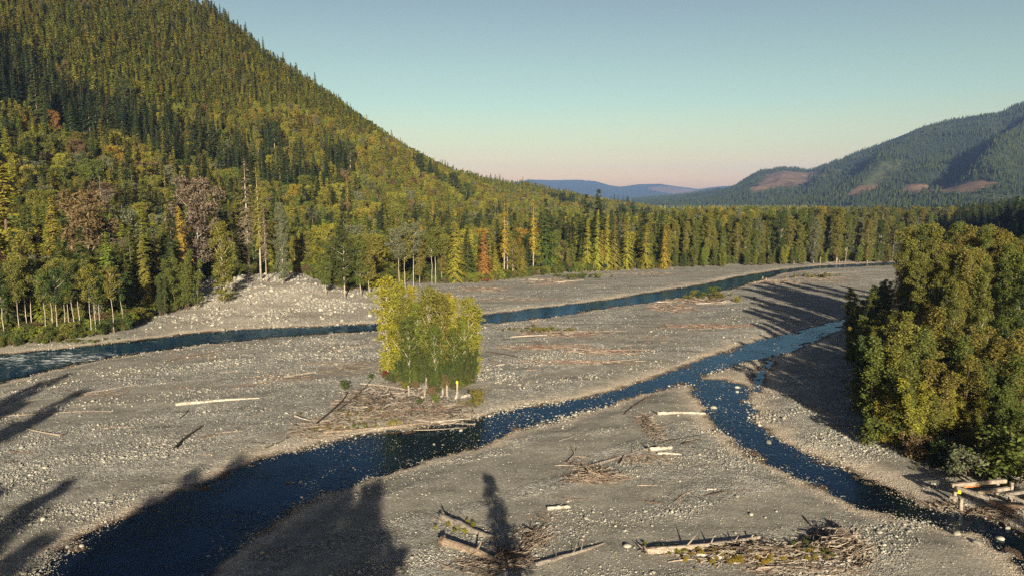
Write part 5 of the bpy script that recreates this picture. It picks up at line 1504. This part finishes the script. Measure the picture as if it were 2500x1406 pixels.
debris('bar_debris', [(1380, 815, 110, 8, 200, 2.6, 0.09, 0.05, 0.5), (1330, 848, 110, 7, 240, 2.6, 0.08, 0.05, 0.3), (1480, 858, 100, 7, 200, 2.6, 0.08, 0.05, 0.25), (1420, 884, 140, 6, 200, 2.4, 0.07, 0.1, 0.15), (1720, 798, 110, 6, 220, 3.0, 0.09, 0.0, 0.4), (1640, 752, 60, 10, 180, 3.0, 0.10, 0.2, 0.6), (1700, 735, 100, 8, 260, 3.0, 0.10, 0.2, 0.7), (1560, 830, 120, 14, 60, 2.4, 0.07, None, 0.1), (1300, 790, 60, 10, 40, 2.4, 0.07, None, 0.1), (680, 920, 90, 8, 70, 2.0, 0.05, 0.25, 0.1), (470, 872, 70, 8, 60, 1.8, 0.05, 0.3, 0.1), (250, 960, 60, 10, 70, 1.6, 0.05, None, 0.1)], 'thin lines of stranded sticks across the middle gravel bar', ('brown', 'red', 'tan', 'pale'))
debris('far_bar_debris', [(1900, 690, 60, 6, 200, 3.0, 0.09, 0.1, 0.8), (2000, 680, 90, 8, 180, 3.0, 0.08, 0.0, 0.2), (1340, 686, 70, 7, 200, 3.0, 0.09, 0.0, 0.4), (1180, 706, 70, 7, 160, 3.0, 0.08, 0.0, 0.2), (1560, 668, 120, 4, 120, 3.0, 0.08, 0.0, 0.1), (2050, 641, 100, 2, 120, 3.5, 0.1, 0.0, 0.4), (1250, 730, 110, 6, 80, 2.4, 0.07, 0.0, 0.1)], 'stranded driftwood sticks on the far gravel banks', ('brown', 'pale', 'tan'))
debris('crib_debris', [(2310, 1240, 50, 16, 160, 1.4, 0.05, None, 0.7), (2420, 1255, 80, 16, 240, 1.6, 0.05, None, 0.7)], 'roots and sticks caught under the timber crib at right', ('tan', 'brown', 'pale'))

# weeds growing through the piles
wd = []
for px, py, wx, wy, n, cl in [(1850, 1360, 170, 22, 120, 'golden'), (2000, 1340, 60, 20, 40, 'mid green'), (1640, 1345, 50, 10, 40, 'yellow-green'), (900, 1020, 110, 25, 40, 'olive'), (870, 1045, 30, 8, 16, 'mid green'), (960, 1035, 20, 5, 14, 'lime yellow'), (1150, 985, 30, 15, 24, 'olive'), (1130, 1290, 60, 14, 14, 'yellow-green'), (1330, 806, 90, 6, 50, 'olive'), (1420, 676, 60, 4, 50, 'mid green'), (1700, 728, 90, 6, 50, 'olive'), (1990, 676, 70, 5, 30, 'olive'), (2350, 1140, 90, 20, 60, 'grey-green'), (130, 834, 150, 5, 60, 'bright green'), (790, 1048, 40, 8, 20, 'olive')]:
    for k in range(n):
        X_, Y_, Z_ = hit(px + rng.normal() * wx * 0.5, py + rng.normal() * wy * 0.5)
        if sdw(X_, Y_) < 0.2: continue
        wd.append(dict(kind='bush', v=int(rng.integers(0, 3)), x=X_, y=Y_, z=Z_ - 0.05, h=(0.22 + 0.4 * rng.random()) * max(1, Y_ / 130), wide=1.3, rot=rng.random() * 6.28, colour=cl))
mass_scatter('weeds', wd, 'low yellow and green weeds growing among driftwood', 'weeds')

# ------------------------------------------------------------------ broken timber crib at the right
def pz(px, py, z):
    q = gp(px, py, z); return np.array([q[0], q[1], z])
crib = bpy.data.objects.new('timber_crib', None); COL.objects.link(crib)
cb = pz(2400, 1235, 0.3); crib.location = cb; crib.empty_display_size = 0.5
def beam(a, b, w, colour, name='beam', hgt=None):
    a = np.asarray(a) - cb; b = np.asarray(b) - cb
    d = norm(b - a); s = norm(np.cross(d, [0, 0, 1.0])) if abs(d[2]) < 0.95 else np.array([1.0, 0, 0]); u = np.cross(s, d)
    h2 = (hgt or w) / 2; w2 = w / 2
    rings = []
    n = 5
    for k in range(n):
        t = k / (n - 1); c = a + (b - a) * t
        j = 1 + 0.06 * rng.normal(size=4)
        cw = w2 * 0.8
        rings.append([c + s * w2 * j[0] + u * h2 * 0.7, c + s * w2 * 0.7 + u * h2 * j[1], c - s * w2 * 0.7 + u * h2 * j[1], c - s * w2 * j[2] + u * h2 * 0.7, c - s * w2 * j[2] - u * h2 * 0.7, c - s * w2 * 0.7 - u * h2 * j[3], c + s * w2 * 0.7 - u * h2 * j[3], c + s * w2 * j[0] - u * h2 * 0.7])
    V = np.array(rings).reshape(-1, 3); m = 8
    Qs = [(k * m + i, k * m + (i + 1) % m, (k + 1) * m + (i + 1) % m, (k + 1) * m + i) for k in range(n - 1) for i in range(m)]
    V = np.concatenate([V, [a], [b]]); T = [(len(V) - 2, (i + 1) % m, i) for i in range(m)] + [(len(V) - 1, (n - 1) * m + i, (n - 1) * m + (i + 1) % m) for i in range(m)]
    g = Geo(); g.add(V, Qs, T)
    o = link(name, g.mesh(name, [M['wood']]), crib); tint(o, colour if isinstance(colour, tuple) else WT[colour]); return o
beam(pz(2322, 1184, 2.5), pz(2455, 1173, 2.7), 0.5, 'pale')
beam(pz(2336, 1190, 2.4), pz(2414, 1217, 1.7), 0.45, 'grey')
beam(pz(2384, 1204, 1.9), pz(2462, 1191, 2.1), 0.45, 'pale')
beam(pz(2404, 1217, 1.3), pz(2476, 1248, 0.7), 0.42, 'brown')
beam(pz(2460, 1206, 1.7), pz(2560, 1190, 2.0), 0.42, 'grey')
beam(pz(2318, 1212, 1.2), pz(2348, 1218, 1.1), 0.42, 'grey')
beam(pz(2440, 1232, 1.0), pz(2550, 1240, 1.0), 0.4, 'brown')
beam(pz(2455, 1205, 2.0), pz(2520, 1232, 1.2), 0.36, 'grey')
for px, y0, z1 in ((2330, 1216, 2.4), (2432, 1212, 2.7), (2466, 1222, 2.6), (2345, 1236, 1.2), (2512, 1220, 2.0)):
    q = pz(px, y0, 0.2); beam(q - [0, 0, 0.4], q + [0, 0, z1], 0.42, 'pale', 'post')
q = pz(2338, 1199, 2.05); beam(q, q + [0.45, 0.0, -0.05], 0.1, (0.75, 0.55, 0.02), 'yellow_plate', 0.5)['label'] = 'yellow plate on the crib beam'
q = pz(2493, 1222, 1.35); beam(q, q + [0.4, 0.0, -0.15], 0.1, (0.75, 0.55, 0.02), 'yellow_plate', 0.4)['label'] = 'yellow plate on the crib beam'
beam(pz(2352, 1189, 2.22), pz(2392, 1185, 2.26), 0.12, (0.50, 0.16, 0.04), 'orange_strip', 0.14)['label'] = 'orange stained strip under the top beam'
tag(crib, 'broken timber crib of grey beams at the right channel outlet', 'timber structure')

# ------------------------------------------------------------------ the air
bx0, bx1, by0, by1, bz0, bz1 = -16500, 16500, -600, 17500, -8, 900
V = np.array([(a, b, c) for c in (bz0, bz1) for b in (by0, by1) for a in (bx0, bx1)], float)
Qh = [(0, 2, 3, 1), (4, 5, 7, 6), (0, 1, 5, 4), (2, 6, 7, 3), (0, 4, 6, 2), (1, 3, 7, 5)]
hm = bpy.data.materials.new('haze'); hm.use_nodes = True
t = hm.node_tree; t.nodes.remove(t.nodes['Principled BSDF'])
pv = nn(t, 'ShaderNodeVolumePrincipled')
pv.inputs['Color'].default_value = (0.27, 0.46, 0.95, 1)
pv.inputs['Density'].default_value = 4.8e-5
pv.inputs['Anisotropy'].default_value = 0.0
t.links.new(pv.outputs[0], t.nodes['Material Output'].inputs['Volume'])
hz_o = link('haze', mk_mesh('haze', V, [np.array(Qh)], [hm]))
tag(hz_o, 'thin blue evening haze filling the whole valley', 'haze', kind='stuff')
